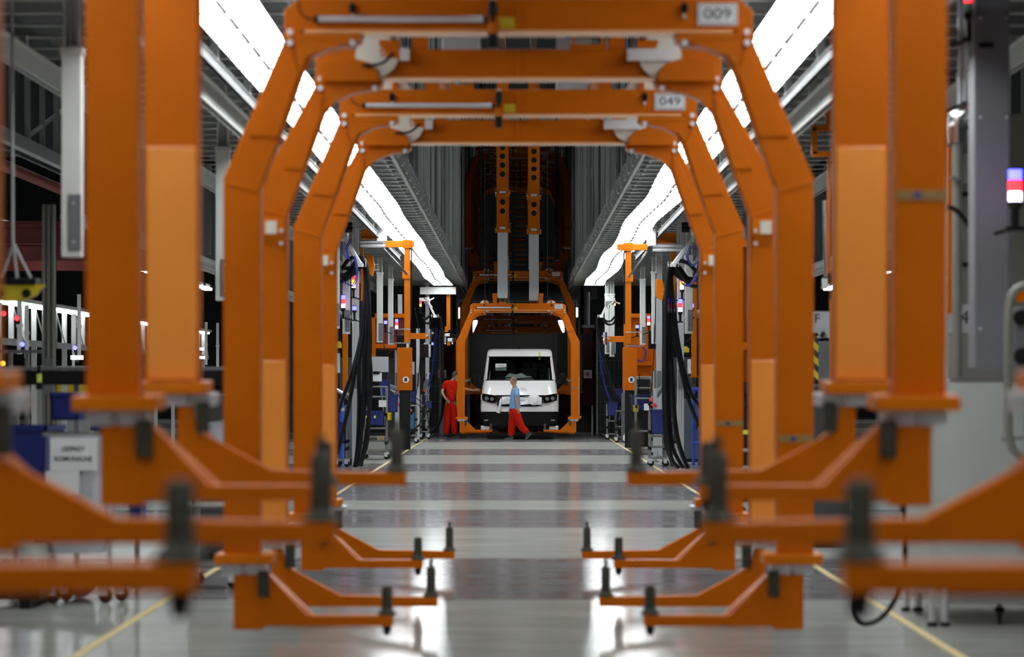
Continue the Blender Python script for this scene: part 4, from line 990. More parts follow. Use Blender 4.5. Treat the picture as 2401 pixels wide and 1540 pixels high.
hoses(RB, 54, 0.034, 'hose_bundle', 'thick black hose bundle hanging from the right boom', 'hoses', group='hanging hose bundles', dd=0.07)
hoses([[(1018, 742), (1029, 742), (1035, 765), (1037, 850), (1039, 930), (1034, 980), (1018, 1006), (996, 1006), (974, 985), (962, 962)]], 85, 0.042, 'loop_hose', 'long black hose looping down at the far left station', group='looping hoses')
hoses([[(1411, 742), (1401, 745), (1402, 780), (1418, 850), (1440, 920), (1466, 950), (1478, 982), (1466, 1004), (1450, 1000), (1448, 972), (1462, 950), (1480, 938)]], 82, 0.040, 'loop_hose', 'long black hose with a low coil at the far right station', group='looping hoses')
hoses([[(1018, 742), (1008, 740), (998, 748), (990, 745)], [(1018, 744), (1010, 756), (998, 757), (992, 750)]], 85, 0.03, 'boom_hose', 'short black hoses at the tip of the far left boom')
hoses([[(1411, 742), (1420, 752), (1432, 752), (1442, 742)], [(1411, 745), (1424, 760), (1438, 758), (1444, 748)]], 82, 0.03, 'boom_hose', 'short black hoses at the tip of the far right boom')
for i, (pl, D, lb) in enumerate((([(800, 565), (803, 590), (815, 605), (812, 580), (822, 560)], 53, 'thin blue air hoses curled at the left boom'),
    ([(1618, 575), (1610, 600), (1622, 622), (1636, 600), (1630, 570)], 53, 'thin blue air hoses curled at the right boom'),
    ([(830, 600), (836, 640), (826, 668), (805, 660)], 53.3, 'thin blue hose arc below the left boom'),
    ([(1596, 660), (1604, 668), (1620, 664), (1634, 640)], 53.3, 'thin blue hose arc below the right boom'),
    ([(1022, 768), (1014, 850), (1006, 900), (995, 948)], 86, 'thin blue hose hanging beside the far left loop hose'),
    ([(1403, 800), (1412, 880), (1430, 940), (1460, 985), (1470, 998)], 83, 'thin blue hose trailing beside the far right loop hose'),
    ([(1490, 850), (1486, 815), (1500, 810), (1512, 822), (1506, 845), (1492, 842)], 74, 'coiled violet blue air hose on the right orange machine'))):
    hoses([pl, [(x + 3, y + 2) for x, y in pl]], D, 0.010, 'air_hose', lb, mt='blue_hose')
def boom(p0, p1, D, lb, w=0.075):
    a, b = at(*p0, D), at(*p1, D); o = thing('hose_boom', (a.x, D, a.z), lb, 'boom')
    MB().bar(a, b, w, w).build('arm', 'zinc', o, bevel=0.01)
    MB().lathe([(w, -0.04), (w * 1.3, -0.02), (w * 1.3, 0.06), (w, 0.08)], a, 'y', 12).build('joint', 'aluminium', o, smooth=True)
    m = MB(); m.box(b, 0.10, 0.14, 0.05)
    for k in range(4): m.bar(b + Vector((-0.09 + 0.06 * k, -0.08, -0.03)), b + Vector((-0.09 + 0.06 * k, -0.08, 0.06)), 0.012, 0.02)
    m.build('clamp', 'aluminium', o)
    c = b + Vector((0.0, 0, 0)); MB().bar(a, (a.x, a.y + 0.4, a.z + 0.1), 0.05, 0.05).build('stay', 'zinc', o)
    return o
boom((805, 552), (846, 622), 53.4, 'pale jointed boom arm holding the left hose bundle')
boom((1634, 548), (1578, 622), 53.4, 'pale jointed boom arm holding the right hose bundle')
boom((1003, 705), (1020, 742), 84.6, 'pale jointed boom arm at the far left station', 0.06)
boom((1427, 705), (1410, 742), 81.6, 'pale jointed boom arm at the far right station', 0.06)
for (px, py, D, lb) in ((818, 533, 53, 'left'), (1608, 533, 53, 'right')):
    o = thing('motor_unit', at(px, py + 8, D), 'pair of black drive motors above the %s hose boom' % lb, 'motor')
    for dy in (-6, 6):
        a = at(px, py + dy, D); c = MB().cyl((a.x - 0.07, D, a.z), (a.x + 0.06, D, a.z), 0.045, 12).build('motor', 'black', o, smooth=True)
        MB().cyl((a.x + 0.06, D, a.z), (a.x + 0.085, D, a.z), 0.035, 10).build('connector', 'chrome', c)
for (px, D, lb) in ((994, 84.5, 'far left'), (1431, 81.5, 'far right')):
    o = thing('gripper_head', at(px, 730, D), 'chrome gripper head on the %s boom' % lb, 'gripper'); a = at(px, 702, D); rr = random.Random(px)
    MB().box(a, 0.26, 0.15, 0.10).build('body', 'aluminium', o, bevel=0.01)
    for k in range(7):
        c = a + Vector((rr.uniform(-0.16, 0.16), rr.uniform(-0.1, 0.1), rr.uniform(-0.22, 0.12))); e = c + Vector((rr.uniform(-0.15, 0.15), 0, rr.uniform(-0.12, 0.08)))
        MB().cyl(c, e, rr.uniform(0.015, 0.03), 8).build('finger', 'chrome' if k % 2 else 'offwhite', o)

# floor standing profile columns
def profile_col(px, w, y0, D, lb, mt='zinc', top=None):
    a = at(px, y0, D); w *= pxm(D); o = thing('profile_column', (a.x, D, 0), lb, 'column', 'grey profile columns'); t = a.z if top is None else top
    m = MB(); m.bx(a.x - w / 2, a.x - w * 0.28, D - w / 2, D + w / 2, 0, t); m.bx(a.x + w * 0.28, a.x + w / 2, D - w / 2, D + w / 2, 0, t); m.bx(a.x - w * 0.1, a.x + w * 0.1, D - w / 2, D + w / 2, 0, t); m.bx(a.x - w / 2, a.x + w / 2, D - w * 0.2, D + w * 0.5, 0, t)
    m.build('extrusion', mt, o); MB().bx(a.x - w, a.x + w, D - w, D + w, 0, 0.02).build('base_plate', 'mid_grey', o)
    MB().box((a.x, D - w * 0.55, 1.6), w * 0.7, 0.02, 0.35).build('cover', 'mid_grey', o)
    return o
for px, w, y0, D, lb in ((834, 16, 500, 57, 'grey slotted profile column behind the left hose bundle'), (1595, 16, 495, 57, 'grey slotted profile column behind the right hose bundle'),
    (1545, 14, 555, 64, 'grey slotted profile column left of the right hose bundle'), (938, 10, 690, 76, 'grey slotted profile column leaning among the left cables'),
    (1002, 9, 640, 87, 'grey slotted profile column by the far left station'), (980, 8, 770, 80, 'short grey profile column among the far left cables'), (930, 8, 800, 75, 'slim grey profile column beside the left monitor'),
    (1536, 9, 870, 60, 'short grey profile column behind the right cart'), (857, 9, 855, 64, 'slim grey profile column behind the left cart')):
    profile_col(px, w, y0, D, lb)

# orange cranes: post, T arm, tie rod, gripper
def crane(px, arm0, arm1, ya, D, lb, sx):
    s = pxm(D); o = thing('station_crane', (at(px, 0, D).x, D, at(px, 805, D).z), lb, 'crane', 'orange station cranes')
    a = at(px, ya, D); w = 14 * s
    MB().bx(a.x - w / 2, a.x + w / 2, D - w / 2, D + w / 2, at(px, 805, D).z, a.z + 0.06).build('post', 'orange_bright', o, bevel=0.006)
    b0, b1 = at(arm0, ya, D), at(arm1, ya, D)
    MB().bx(min(b0.x, b1.x), max(b0.x, b1.x), D - 0.07, D + 0.07, a.z - 0.05, a.z + 0.06).build('arm', 'orange_bright', o, bevel=0.006)
    MB().bx(a.x - w * 0.75, a.x + w * 0.75, D - w * 0.75, D + w * 0.75, a.z - 0.07, a.z + 0.08).build('head_clamp', 'orange', o, bevel=0.006)
    e = at(arm0 if abs(arm0 - px) > abs(arm1 - px) else arm1, ya, D); z2 = at(px, ya + 70, D).z
    MB().bar((e.x, D - 0.05, a.z - 0.06), (a.x, D - 0.09, z2), 0.02, 0.03).build('tie_rod', 'chrome', o)
    MB().bx(a.x - w * 0.8, a.x + w * 0.8, D - w * 0.8, D + w * 0.8, z2 - 0.08, z2 + 0.05).build('sleeve', 'orange_bright', o, bevel=0.006)
    zg = at(px, ya + 215, D).z
    g = MB().box((a.x - sx * 0.22, D - 0.05, zg), 0.34, 0.10, 0.10).build('gripper', 'orange', o, bevel=0.008)
    for dz in (-0.12, 0.12): MB().bar((a.x - sx * 0.05, D - 0.12, zg + dz), (a.x + sx * 0.25, D - 0.12, zg + dz), 0.02, 0.02).build('pin', 'chrome', g)
    m = MB(); m.cyl((a.x - sx * 0.4, D - 0.1, zg - 0.1), (a.x - sx * 0.4, D - 0.1, zg + 0.12), 0.03, 8); m.bar((a.x - sx * 0.32, D - 0.1, zg), (a.x - sx * 0.46, D - 0.1, zg + 0.06), 0.03, 0.03); m.build('jaw', 'chrome', g)
    cb = [at(px - sx * 4, ya + 8, D - 0.1), at(px - sx * 10, ya + 16, D - 0.1), at(px - sx * 9, ya + 60, D - 0.1), at(px - sx * 9, ya + 180, D - 0.1)]; MB().tube(cb, 0.015, 6, 4).build('cable', 'black', o)
    return o
crane(955, 897, 971, 573, 54, 'orange T-shaped crane post at the left station', -1)
def panel_unit(px, sx, D, lb):
    a = at(px, 915, D); z4 = at(px, 815, D).z; o = thing('tool_station', (a.x, D, 0), lb, 'station')
    pnl = MB().bx(a.x - 0.20, a.x + 0.14, D - 0.12, D + 0.1, a.z, z4).build('housing', 'orange', o, bevel=0.01)
    c = at(px, 890, D); MB().lathe([(0.075, -0.004), (0.075, 0.004)], (c.x, D - 0.13, c.z), 'y', 16).build('hand_decal', 'paper', pnl); MB().box((c.x, D - 0.138, c.z), 0.06, 0.004, 0.08).build('hand_mark', 'ink', pnl)
    MB().bx(a.x - 0.15, a.x + 0.1, D - 0.05, D + 0.1, 0, a.z).build('pedestal', 'black', o)
panel_unit(952, -1, 71, 'orange tool panel with round hand decal at the left station')
panel_unit(1480, 1, 73, 'orange tool panel with round hand decal at the right station')
crane(1473, 1518, 1447, 580, 54, 'orange T-shaped crane post at the right station', 1)
o = thing('hanging_gripper', at(1052, 800, 85.3), 'orange hanging bar with chrome gripper under the left strip end beam', 'gripper')
a, b = at(1047, 690, 85.3), at(1056, 774, 85.3); MB().bx(a.x, b.x, 85.25, 85.35, b.z, a.z).build('bar', 'orange_bright', o)
for i, (x, y, w, h, mt) in enumerate(((1047, 772, 8, 14, 'orange'), (1050, 785, 10, 6, 'chrome'), (1056, 797, 14, 8, 'aluminium'), (1044, 795, 4, 24, 'chrome'), (1061, 800, 4, 14, 'chrome'), (1052, 806, 8, 8, 'orange'))):
    c = at(x, y, 85.2); MB().box(c, w * pxm(85), 0.1, h * pxm(85)).build('jaw' if i else 'joint', mt, o, bevel=0.01)
# orange machines behind the cranes
def machine(px0, px1, y0, y1, D, lb, mt='orange', holes=True):
    a, b = at(px0, y0, D), at(px1, y1, D); o = thing('press_frame', ((a.x + b.x) / 2, D, max(0, b.z)), lb, 'machine'); t = 0.10; zb = b.z
    if y1 > 905: MB().bx(a.x + 0.1, b.x - 0.1, D + 0.05, D + 0.25, 0, b.z).build('pedestal', 'black', o)
    for x in (a.x + t / 2, b.x - t / 2): MB().bx(x - t / 2, x + t / 2, D, D + 0.3, zb, a.z).build('upright', mt, o, bevel=0.006)
    MB().bx(a.x, b.x, D, D + 0.3, a.z - t, a.z).build('top_beam', mt, o, bevel=0.006)
    zc = a.z + (b.z - a.z) * 0.62; MB().bx(a.x, b.x, D + 0.01, D + 0.28, zc - t, zc).build('cross_beam', mt, o, bevel=0.006)
    MB().bx(a.x + t, b.x - t, D + 0.2, D + 0.24, zb + 0.3, a.z - t).build('back_plate', 'red_steel' if not holes else mt, o)
    if holes:
        for k in range(3):
            MB().cyl((a.x + t / 2, D - 0.004, a.z - 0.25 - 0.3 * k), (a.x + t / 2, D + 0.002, a.z - 0.25 - 0.3 * k), 0.02, 8).build('bolt', 'black', o)
    return o
machine(1463, 1538, 735, 915, 74, 'tall orange press frame behind the right crane post')
machine(870, 960, 735, 850, 74, 'orange press frame behind the left supply columns', holes=False)
o = thing('hand_holder', at(1477, 884, 73.6), 'dark tool holder on the right orange press frame', 'holder'); c = at(1477, 864, 73.6); MB().box(c, 0.11, 0.06, 0.38).build('shell', 'mid_grey', o, bevel=0.02); MB().box((c.x, c.y - 0.035, c.z + 0.05), 0.07, 0.02, 0.2).build('slot', 'black', o)
for px0, px1, y0, y1, D, lb in ((803, 815, 770, 925, 58, 'left of the left hose bundle'), (1622, 1634, 660, 885, 58, 'right of the right hose bundle'), (846, 852, 560, 705, 62, 'left behind the hose clamp'), (1572, 1584, 545, 715, 63, 'right behind the hose clamp')):
    a, b = at(px0, y0, D), at(px1, y1, D); o = thing('orange_post', ((a.x + b.x) / 2, D, b.z), 'narrow orange square post ' + lb, 'post')
    MB().bx(a.x, b.x, D, D + 0.1, b.z, a.z).build('tube', 'orange_bright', o, bevel=0.006); MB().bx(a.x - 0.03, b.x + 0.03, D - 0.02, D + 0.12, b.z, b.z + 0.03).build('foot_plate', 'orange', o)
for px, py, D, sx, lb in ((866, 620, 60, 1, 'left'), (1546, 678, 60, -1, 'right')):
    a = at(px, py, D); o = thing('deflector', a, 'tilted orange sheet box beside the %s hose clamp' % lb, 'bracket')
    MB().prism([(a.x - 0.06, a.z - 0.15), (a.x - 0.06, a.z + 0.2), (a.x + 0.06, a.z + 0.18), (a.x + 0.10, a.z - 0.02), (a.x + 0.06, a.z - 0.22)], D, D + 0.2).build('box', 'orange_bright', o, bevel=0.005)
    for dz in (0, 0.1): MB().cyl((a.x + 0.08, D, a.z - dz), (a.x + 0.18, D, a.z - dz), 0.012, 6).build('stud', 'zinc', o)
for px0, px1, y0, y1, D, lb in ((846, 890, 537, 560, 54, 'left'), (1530, 1585, 545, 570, 54, 'right')):
    a, b = at(px0, y0, D), at(px1, y1, D); o = thing('overhead_carriage', ((a.x + b.x) / 2, D, b.z), 'orange overhead carriage with steel shafts above the %s station' % lb, 'carriage')
    MB().bx(a.x, b.x, D, D + 0.3, b.z, a.z).build('beam', 'orange', o, bevel=0.01)
    for k in (-0.05, -0.12): MB().cyl((a.x, D - 0.08, b.z + k), (b.x + 0.1, D - 0.08, b.z + k), 0.03, 10).build('shaft', 'zinc', o)
    MB().bx(b.x - 0.05 if lb == 'left' else a.x - 0.10, b.x + 0.12 if lb == 'left' else a.x + 0.06, D - 0.15, D + 0.1, b.z - 0.05, a.z + 0.06).build('end_block', 'aluminium', o, bevel=0.01)
# monitors
for px0, px1, y0, y1, D, lb in ((930, 953, 785, 824, 73, 'black boxed monitor hanging on the left station'), (984, 1005, 807, 838, 81, 'smaller black boxed monitor at the far left station'), (1520, 1540, 775, 818, 69, 'dark boxed monitor beside the right profile column'), (1426, 1440, 800, 830, 90, 'small dark terminal screen at the far right station')):
    a, b = at(px0, y0, D), at(px1, y1, D); o = thing('monitor', ((a.x + b.x) / 2, D, b.z), lb, 'monitor')
    MB().bx(a.x, b.x, D, D + 0.12, b.z, a.z).build('case', 'black', o, bevel=0.008)
    MB().bx(a.x + 0.02, b.x - 0.02, D - 0.004, D + 0.001, b.z + 0.02, a.z - 0.02).build('screen', 'black_gloss', o)
    MB().bx(b.x, b.x + 0.05, D, D + 0.14, b.z + 0.02, a.z).build('side_rail', 'zinc', o)
    MB().bar(((a.x + b.x) / 2, D + 0.1, (a.z + b.z) / 2), ((a.x + b.x) / 2, D + 0.4, (a.z + b.z) / 2 + 0.2), 0.04, 0.04).build('arm', 'mid_grey', o)

# carts, bins and shelves on the floor
def caster(o, x, y, r=0.055):
    f = MB().prism([(x - 0.03, r), (x + 0.03, r), (x + 0.035, 2 * r + 0.03), (x - 0.035, 2 * r + 0.03)], y - 0.025, y + 0.025).build('caster', 'zinc', o)
    MB().lathe([(r * 0.9, -0.018), (r, -0.012), (r, 0.012), (r * 0.9, 0.018)], (x + 0.015, y, r), 'y', 14).build('wheel', 'black_rubber', f, smooth=True)
def cart(px0, px1, D, h, lb, shelves=(0.25, 0.7), depth=0.6, mt='dull_steel', top_bar=True, lean=0.0):
    x0, x1 = at(px0, 0, D).x, at(px1, 0, D).x; o = thing('tube_cart', ((x0 + x1) / 2, D, 0), lb, 'cart', 'tube frame carts')
    for x in (x0, x1):
        for y in (D, D + depth):
            MB().tube([(x, y, 0.13), (x, y, h)], 0.016, 8).build('upright', mt, o)
            caster(o, x, y)
            MB().lathe([(0.026, 0.30), (0.026, 0.36)], (x, y, 0), n=8).build('joint', 'black', o)
            MB().lathe([(0.026, h * 0.6), (0.026, h * 0.6 + 0.06)], (x, y, 0), n=8).build('joint', 'black', o)
    for z in shelves:
        m = MB(); m.bx(x0, x1, D, D + depth, z - 0.012, z); m.build('shelf', 'dark_grey', o)
        for y in (D, D + depth): MB().tube([(x0, y, z), (x1, y, z)], 0.016, 8).build('rail', mt, o)
    if top_bar:
        for y in (D, D + depth): MB().tube([(x0, y, h), (x1, y, h)], 0.016, 8).build('top_rail', mt, o)
    if lean:
        for x in (x0, x1): MB().tube([(x + lean, D - 0.02, h * 0.98), (x + lean * 0.3, D - 0.02, h * 0.55)], 0.014, 8).build('brace', mt, o)
    return o
cart(852, 905, 62, 1.45, 'tube cart with clip board and papers behind the left hose bundle', (0.18, 0.45, 0.62, 1.25), lean=-0.1)
cart(940, 975, 78, 0.95, 'low tube cart with light blue crate among the left cables', (0.2, 0.6))
cart(987, 1004, 84, 1.2, 'slim tube cart at the far left station', (0.2, 0.55, 0.9))
cart(1525, 1560, 57, 1.0, 'tube cart with blue bin beside the right hose bundle', (0.15, 0.35, 0.55), lean=0.15)
cart(1424, 1447, 83, 0.95, 'tube cart with blue bin at the far right station', (0.15, 0.5), lean=0.14)
cart(1492, 1528, 66, 1.65, 'tall tube shelf rack behind the right orange crane', (0.5, 1.2, 1.42, 1.62))
cart(789, 812, 56.5, 0.72, 'small tube stand under a blue bin at the left', (0.12, 0.68))
cart(1445, 1470, 79, 0.8, 'low black jointed cart at the far right station', (0.14, 0.4), mt='dark_grey')

def tub(px0, px1, y0, y1, D, depth, mt, lb, name='storage_bin', cat='bin', grp='blue storage bins', txt=None):
    a, b = at(px0, y0, D), at(px1, y1, D); w, h = (b.x - a.x) * 0.86, a.z - b.z; cx = (a.x + b.x) / 2; t = 0.012; D += 0.04; depth -= 0.06
    o = thing(name, (cx, D, b.z), lb, cat, grp)
    for sx in (-1, 1): MB().prism([(cx + sx * w * 0.46, b.z), (cx + sx * w * 0.5, a.z), (cx + sx * (w * 0.5 - t), a.z), (cx + sx * (w * 0.46 - t), b.z)], D, D + depth).build('side', mt, o)
    for y in (D, D + depth - t): MB().prism([(cx - w * 0.46, b.z), (cx + w * 0.46, b.z), (cx + w * 0.5, a.z), (cx - w * 0.5, a.z)], y, y + t).build('end_wall', mt, o)
    MB().bx(cx - w * 0.46, cx + w * 0.46, D, D + depth, b.z, b.z + t).build('bottom', mt, o)
    m = MB(); m.bx(cx - w * 0.53, cx + w * 0.53, D - 0.02, D, a.z - 0.03, a.z); m.bx(cx - w * 0.53, cx - w * 0.49, D - 0.02, D + depth, a.z - 0.03, a.z); m.bx(cx + w * 0.49, cx + w * 0.53, D - 0.02, D + depth, a.z - 0.03, a.z); m.build('rim', mt, o)
    if txt: text(txt, (cx, D - 0.004, b.z + h * 0.62), h * 0.2, 'ink_blue', o, 'lettering')
    return o
tub(853, 905, 963, 998, 61.9, 0.5, 'blue_bin', 'long blue bin with green stickers on the left cart')
for x in (860, 879): c = at(x, 977, 61.8); MB().box(c, 0.035, 0.003, 0.05).build('bin_sticker', 'lime', label='small pale green sticker on the left long blue bin, %s one' % ('left' if x < 870 else 'right'), cat='sticker')
tub(906, 918, 967, 986, 61.8, 0.3, 'yellow', 'yellow tub hung on the end of the left long blue bin', grp='small tubs')
tub(787, 812, 990, 1040, 56.4, 0.5, 'blue_bin', 'blue bin on the stand at the foot of the left hoses')
tub(908, 934, 925, 966, 68, 0.4, 'blue_bin', 'blue bin behind the left cable tangle')
tub(886, 916, 890, 930, 66, 0.4, 'blue_bin', 'dark blue bin under the clip board')
tub(938, 975, 968, 1008, 77.9, 0.5, 'blue_crate', 'light blue crate marked 200 among the left cables', txt='200')
tub(1000, 1014, 940, 958, 83.9, 0.4, 'blue_bin', 'small blue bin at the far left station near the man in red')
tub(956, 978, 918, 945, 80, 0.4, 'blue_bin', 'blue bin at the back of the left cable tangle')
tub(1523, 1564, 960, 1018, 56.9, 0.45, 'blue_bin', 'large blue bin on the right cart')
tub(1422, 1452, 943, 975, 82.9, 0.5, 'blue_bin', 'blue bin on the far right tube cart')
tub(1478, 1525, 925, 962, 67, 0.5, 'blue_bin', 'wide blue bin in the tall rack behind the right crane')
tub(1437, 1470, 910, 936, 86, 0.4, 'blue_bin', 'blue bin behind the far right tube cart')
tub(1578, 1594, 980, 1020, 60, 0.4, 'blue_bin', 'blue bin behind the right hoses')
tub(1484, 1500, 950, 966, 66.5, 0.3, 'yellow', 'yellow tub on the tall right rack', grp='small tubs')

def cabinet(px0, px1, y0, D, lb, mt='slate', txt=None, depth=0.7, y1=None):
    a, b = at(px0, y0, D), at(px1, 0, D); zb = 0.0 if y1 is None else at(0, y1, D).z
    o = thing('equipment_cabinet', ((a.x + b.x) / 2, D, zb), lb, 'cabinet', 'equipment cabinets')
    MB().bx(a.x, b.x, D, D + depth, zb + 0.06, a.z).build('body', mt, o, bevel=0.012)
    MB().bx(a.x + 0.02, b.x - 0.02, D - 0.012, D, zb + 0.1, a.z - 0.04).build('door', mt, o, bevel=0.004)
    MB().bx(a.x + 0.01, b.x - 0.01, D + 0.02, D + depth, zb, zb + 0.06).build('plinth', 'black', o)
    MB().bx(b.x - 0.07, b.x - 0.05, D - 0.03, D - 0.012, a.z - 0.6, a.z - 0.45).build('handle', 'black', o)
    if txt: text(txt, ((a.x + b.x) / 2, D - 0.014, a.z - (a.z - zb) * 0.52), 0.10, 'ink_blue', o, 'lettering')
    return o
cabinet(806, 842, 950, 60, 'slate blue cabinet behind the left hose bundle')
cabinet(1594, 1640, 935, 60, 'slate blue cabinet marked 114 behind the right hoses', txt='114')
cabinet(1459, 1493, 922, 80, 'grey waste container beside the far right coil', 'mid_grey')
cabinet(905, 940, 840, 88, 'dark cabinet behind the left cable tangle', 'dark_grey')
cabinet(960, 1000, 850, 91, 'black cabinet at the far left station', 'dark_grey')
cabinet(1545, 1590, 850, 78, 'dark grey cabinet behind the right profile column', 'dark_grey')
cabinet(1490, 1540, 870, 90, 'dark cabinet at the far right behind the press frame', 'dark_grey')
o = thing('container_lid', at(1476, 920, 80.2), 'rounded pale lid on the grey waste container', 'lid'); c = at(1476, 921, 80.2)
m = MB(); m.prism([(c.x + 0.16 * math.cos(math.pi * k / 8), c.z + 0.16 * math.sin(math.pi * k / 8)) for k in range(9)], 80.1, 80.5); m.build('dome', 'steel_grey', o); MB().bx(c.x - 0.18, c.x + 0.18, 80.08, 80.52, c.z - 0.02, c.z).build('rim', 'black', o)
o = thing('blue_stand', (at(1632, 0, 57.5).x, 57.5, 0), 'bright blue tube stand right of the slate cabinet', 'stand')
for x in (1626, 1640):
    a = at(x, 910, 57.5); MB().cyl((a.x, 57.5, 0), (a.x, 57.5, a.z), 0.03, 10).build('tube', 'blue_bright', o, smooth=True)
for y in (912, 975, 1038):
    a, b = at(1623, y, 57.5), at(1643, y, 57.5); MB().cyl(a, b, 0.035, 10).build('rung', 'blue_bright', o, smooth=True)
o = thing('blue_stand', (at(801, 0, 58.5).x, 58.5, 0), 'bright blue tube post behind the left hoses', 'stand')
a = at(801, 935, 58.5); MB().cyl((a.x, 58.5, 0), (a.x, 58.5, a.z), 0.045, 10).build('tube', 'blue_bright', o, smooth=True); MB().lathe([(0.055, 1.0), (0.055, 1.06)], (a.x, 58.5, 0), n=10).build('joint', 'zinc', o)

# papers, boards and small clutter
def sheet(px0, px1, y0, y1, D, lb, mt='paper', clip=False, name='paper_sheet', lines=0, cat='paper'):
    a, b = at(px0, y0, D), at(px1, y1, D); o = thing(name, ((a.x + b.x) / 2, D, b.z), lb, cat)
    MB().bx(a.x, b.x, D, D + 0.006, b.z, a.z).build('sheet', mt, o)
    for k in range(lines): MB().bx(a.x + 0.03, b.x - 0.04 - 0.02 * (k % 3), D - 0.002, D, a.z - 0.05 - 0.035 * k, a.z - 0.042 - 0.035 * k).build('print_line', 'mid_grey', o)
    if clip: MB().box(((a.x + b.x) / 2, D - 0.01, a.z), (b.x - a.x) * 0.6, 0.03, 0.06).build('clip', 'black', o)
    return o
sheet(870, 911, 836, 872, 63, 'large pale board standing behind the left clip board', 'paper_dim', name='white_board', cat='board')
sheet(870, 895, 874, 894, 61.8, 'white paper on the black clip of the left cart', clip=True, name='clip_board', cat='board')
sheet(787, 797, 828, 874, 55, 'printed sheet half hidden by the left leg of carrier 049', lines=8)
sheet(888, 906, 938, 954, 61.8, 'white box label on the left cart')
sheet(962, 972, 848, 878, 82, 'pale printed panel at the far left station', 'paper_dim', lines=4)
sheet(1531, 1546, 872, 912, 65.5, 'white printed panel in the tall right rack', lines=5)
sheet(1612, 1620, 842, 876, 57, 'small white notice beside the right orange post', lines=4)
sheet(1510, 1522, 946, 962, 66, 'white card in the tall right rack')
sheet(1586, 1593, 948, 966, 59, 'crumpled white card behind the right hoses')
for px0, px1, y0, y1, D, mt, lb in ((790, 800, 800, 816, 55.5, 'yellow', 'small yellow box by the left orange post'), (1598, 1616, 812, 826, 58, 'yellow', 'small yellow housing beside the right orange post'), (946, 958, 826, 834, 76, 'yellow', 'small yellow tag on the left orange crane'),
    (925, 938, 942, 953, 75, 'red_part', 'bright red valve block in the left cable tangle'), (1530, 1540, 945, 955, 58, 'red_part', 'bright red plug on the right cart'), (819, 834, 938, 950, 58, 'red_part', 'red couplings on a tool behind the left hoses'),
    (1461, 1468, 1017, 1034, 78, 'paper', 'white plastic bottle standing on the floor at the far right'), (948, 958, 1018, 1024, 77, 'lime', 'lime green rag on the floor cart at the left'), (884, 900, 1022, 1032, 61, 'brown_card', 'brown box on the lowest shelf of the left cart')):
    a, b = at(px0, y0, D), at(px1, y1, D); nm = lb.split()[2] if lb.split()[0] == 'small' else lb.split()[2]
    o = thing({'yellow': 'connector_box', 'red_part': 'coupling', 'paper': 'bottle', 'lime': 'rag', 'brown_card': 'carton'}[mt], ((a.x + b.x) / 2, D, b.z), lb, {'yellow': 'box', 'red_part': 'coupling', 'paper': 'bottle', 'lime': 'rag', 'brown_card': 'box'}[mt])
    w, h = b.x - a.x, a.z - b.z; cx = (a.x + b.x) / 2
    if mt == 'paper':
        MB().lathe([(w * 0.45, b.z), (w * 0.5, b.z + 0.02), (w * 0.5, b.z + h * 0.7), (w * 0.25, b.z + h * 0.85)], (cx, D, 0), n=12).build('body', mt, o, smooth=True); MB().lathe([(w * 0.25, b.z + h * 0.85), (w * 0.25, a.z)], (cx, D, 0), n=10).build('cap', 'paper_dim', o)
    else:
        MB().bx(a.x, b.x, D, D + 0.12, b.z, b.z + h * 0.75).build('body', mt, o, bevel=0.01); MB().bx(a.x + w * 0.2, b.x - w * 0.2, D + 0.02, D + 0.1, b.z + h * 0.75, a.z).build('top', mt, o, bevel=0.006)
# hand tools with cables in the left tangle
rr = random.Random(11)
def tool(px, py, D, ang, lb):
    a = at(px, py, D); d = Vector((math.cos(ang), 0, math.sin(ang))); o = thing('nutrunner', a, lb, 'tool', 'hanging electric tools')
    MB().tube([a, a + d * 0.10, a + d * 0.28], [0.05, 0.06, 0.05], 10).build('housing', 'mid_grey', o, smooth=True)
    MB().tube([a + d * 0.28, a + d * 0.46], [0.035, 0.028], 10).build('spindle', 'zinc', o, smooth=True)
    MB().tube([a - d * 0.07, a], 0.058, 10).build('red_ring', 'red_part', o)
    MB().tube([a - d * 0.07, a - d * 0.16], [0.045, 0.02], 8).build('cable_boot', 'black', o)
for px, py, D, ang, lb in ((935, 915, 74, 2.7, 'grey nutrunner with red ring in the upper left cable tangle'), (948, 935, 75, 2.5, 'grey nutrunner with red ring under the left monitor'), (958, 960, 77, 2.2, 'grey nutrunner hanging low in the left cable tangle'), (995, 912, 83, 1.3, 'grey nutrunner upright at the far left station'), (1532, 935, 61, 0.9, 'grey nutrunner lying on the right cart'), (833, 940, 57.5, 2.6, 'grey nutrunner behind the left hoses')):
    tool(px, py, D, ang, lb)
loops = [[(935, 915), (960, 925), (985, 940), (1000, 960), (990, 985), (970, 1005), (950, 1000)], [(948, 935), (975, 945), (992, 965), (980, 1000), (955, 1012), (942, 990)], [(940, 830), (932, 880), (928, 950), (936, 1000), (955, 1022), (980, 1008)],
         [(928, 700), (924, 800), (926, 900), (934, 960)], [(942, 830), (950, 870), (957, 910)], [(948, 822), (938, 860), (930, 905), (926, 940)], [(958, 965), (970, 990), (985, 1000), (1000, 985)], [(915, 800), (912, 850), (922, 873), (926, 868)], [(986, 830), (990, 900), (1000, 960), (1008, 1005)], [(972, 720), (985, 800), (982, 880), (975, 930)]]
for i, p in enumerate(loops): hoses([p], 76 + i * 0.4, 0.011, 'cable', 'thin black cable %s' % ('swinging right from the upper left nutrunner', 'looped below the left monitor', 'hanging in a wide loop near the floor at left', 'dropping straight past the left monitor', 'dropping from the left orange crane', 'drooping left of the left crane panel', 'curling at the low left nutrunner', 'hooked below the left supply column', 'falling along the far left cart', 'dropping from the far left boom')[i], 'cable', 'black')
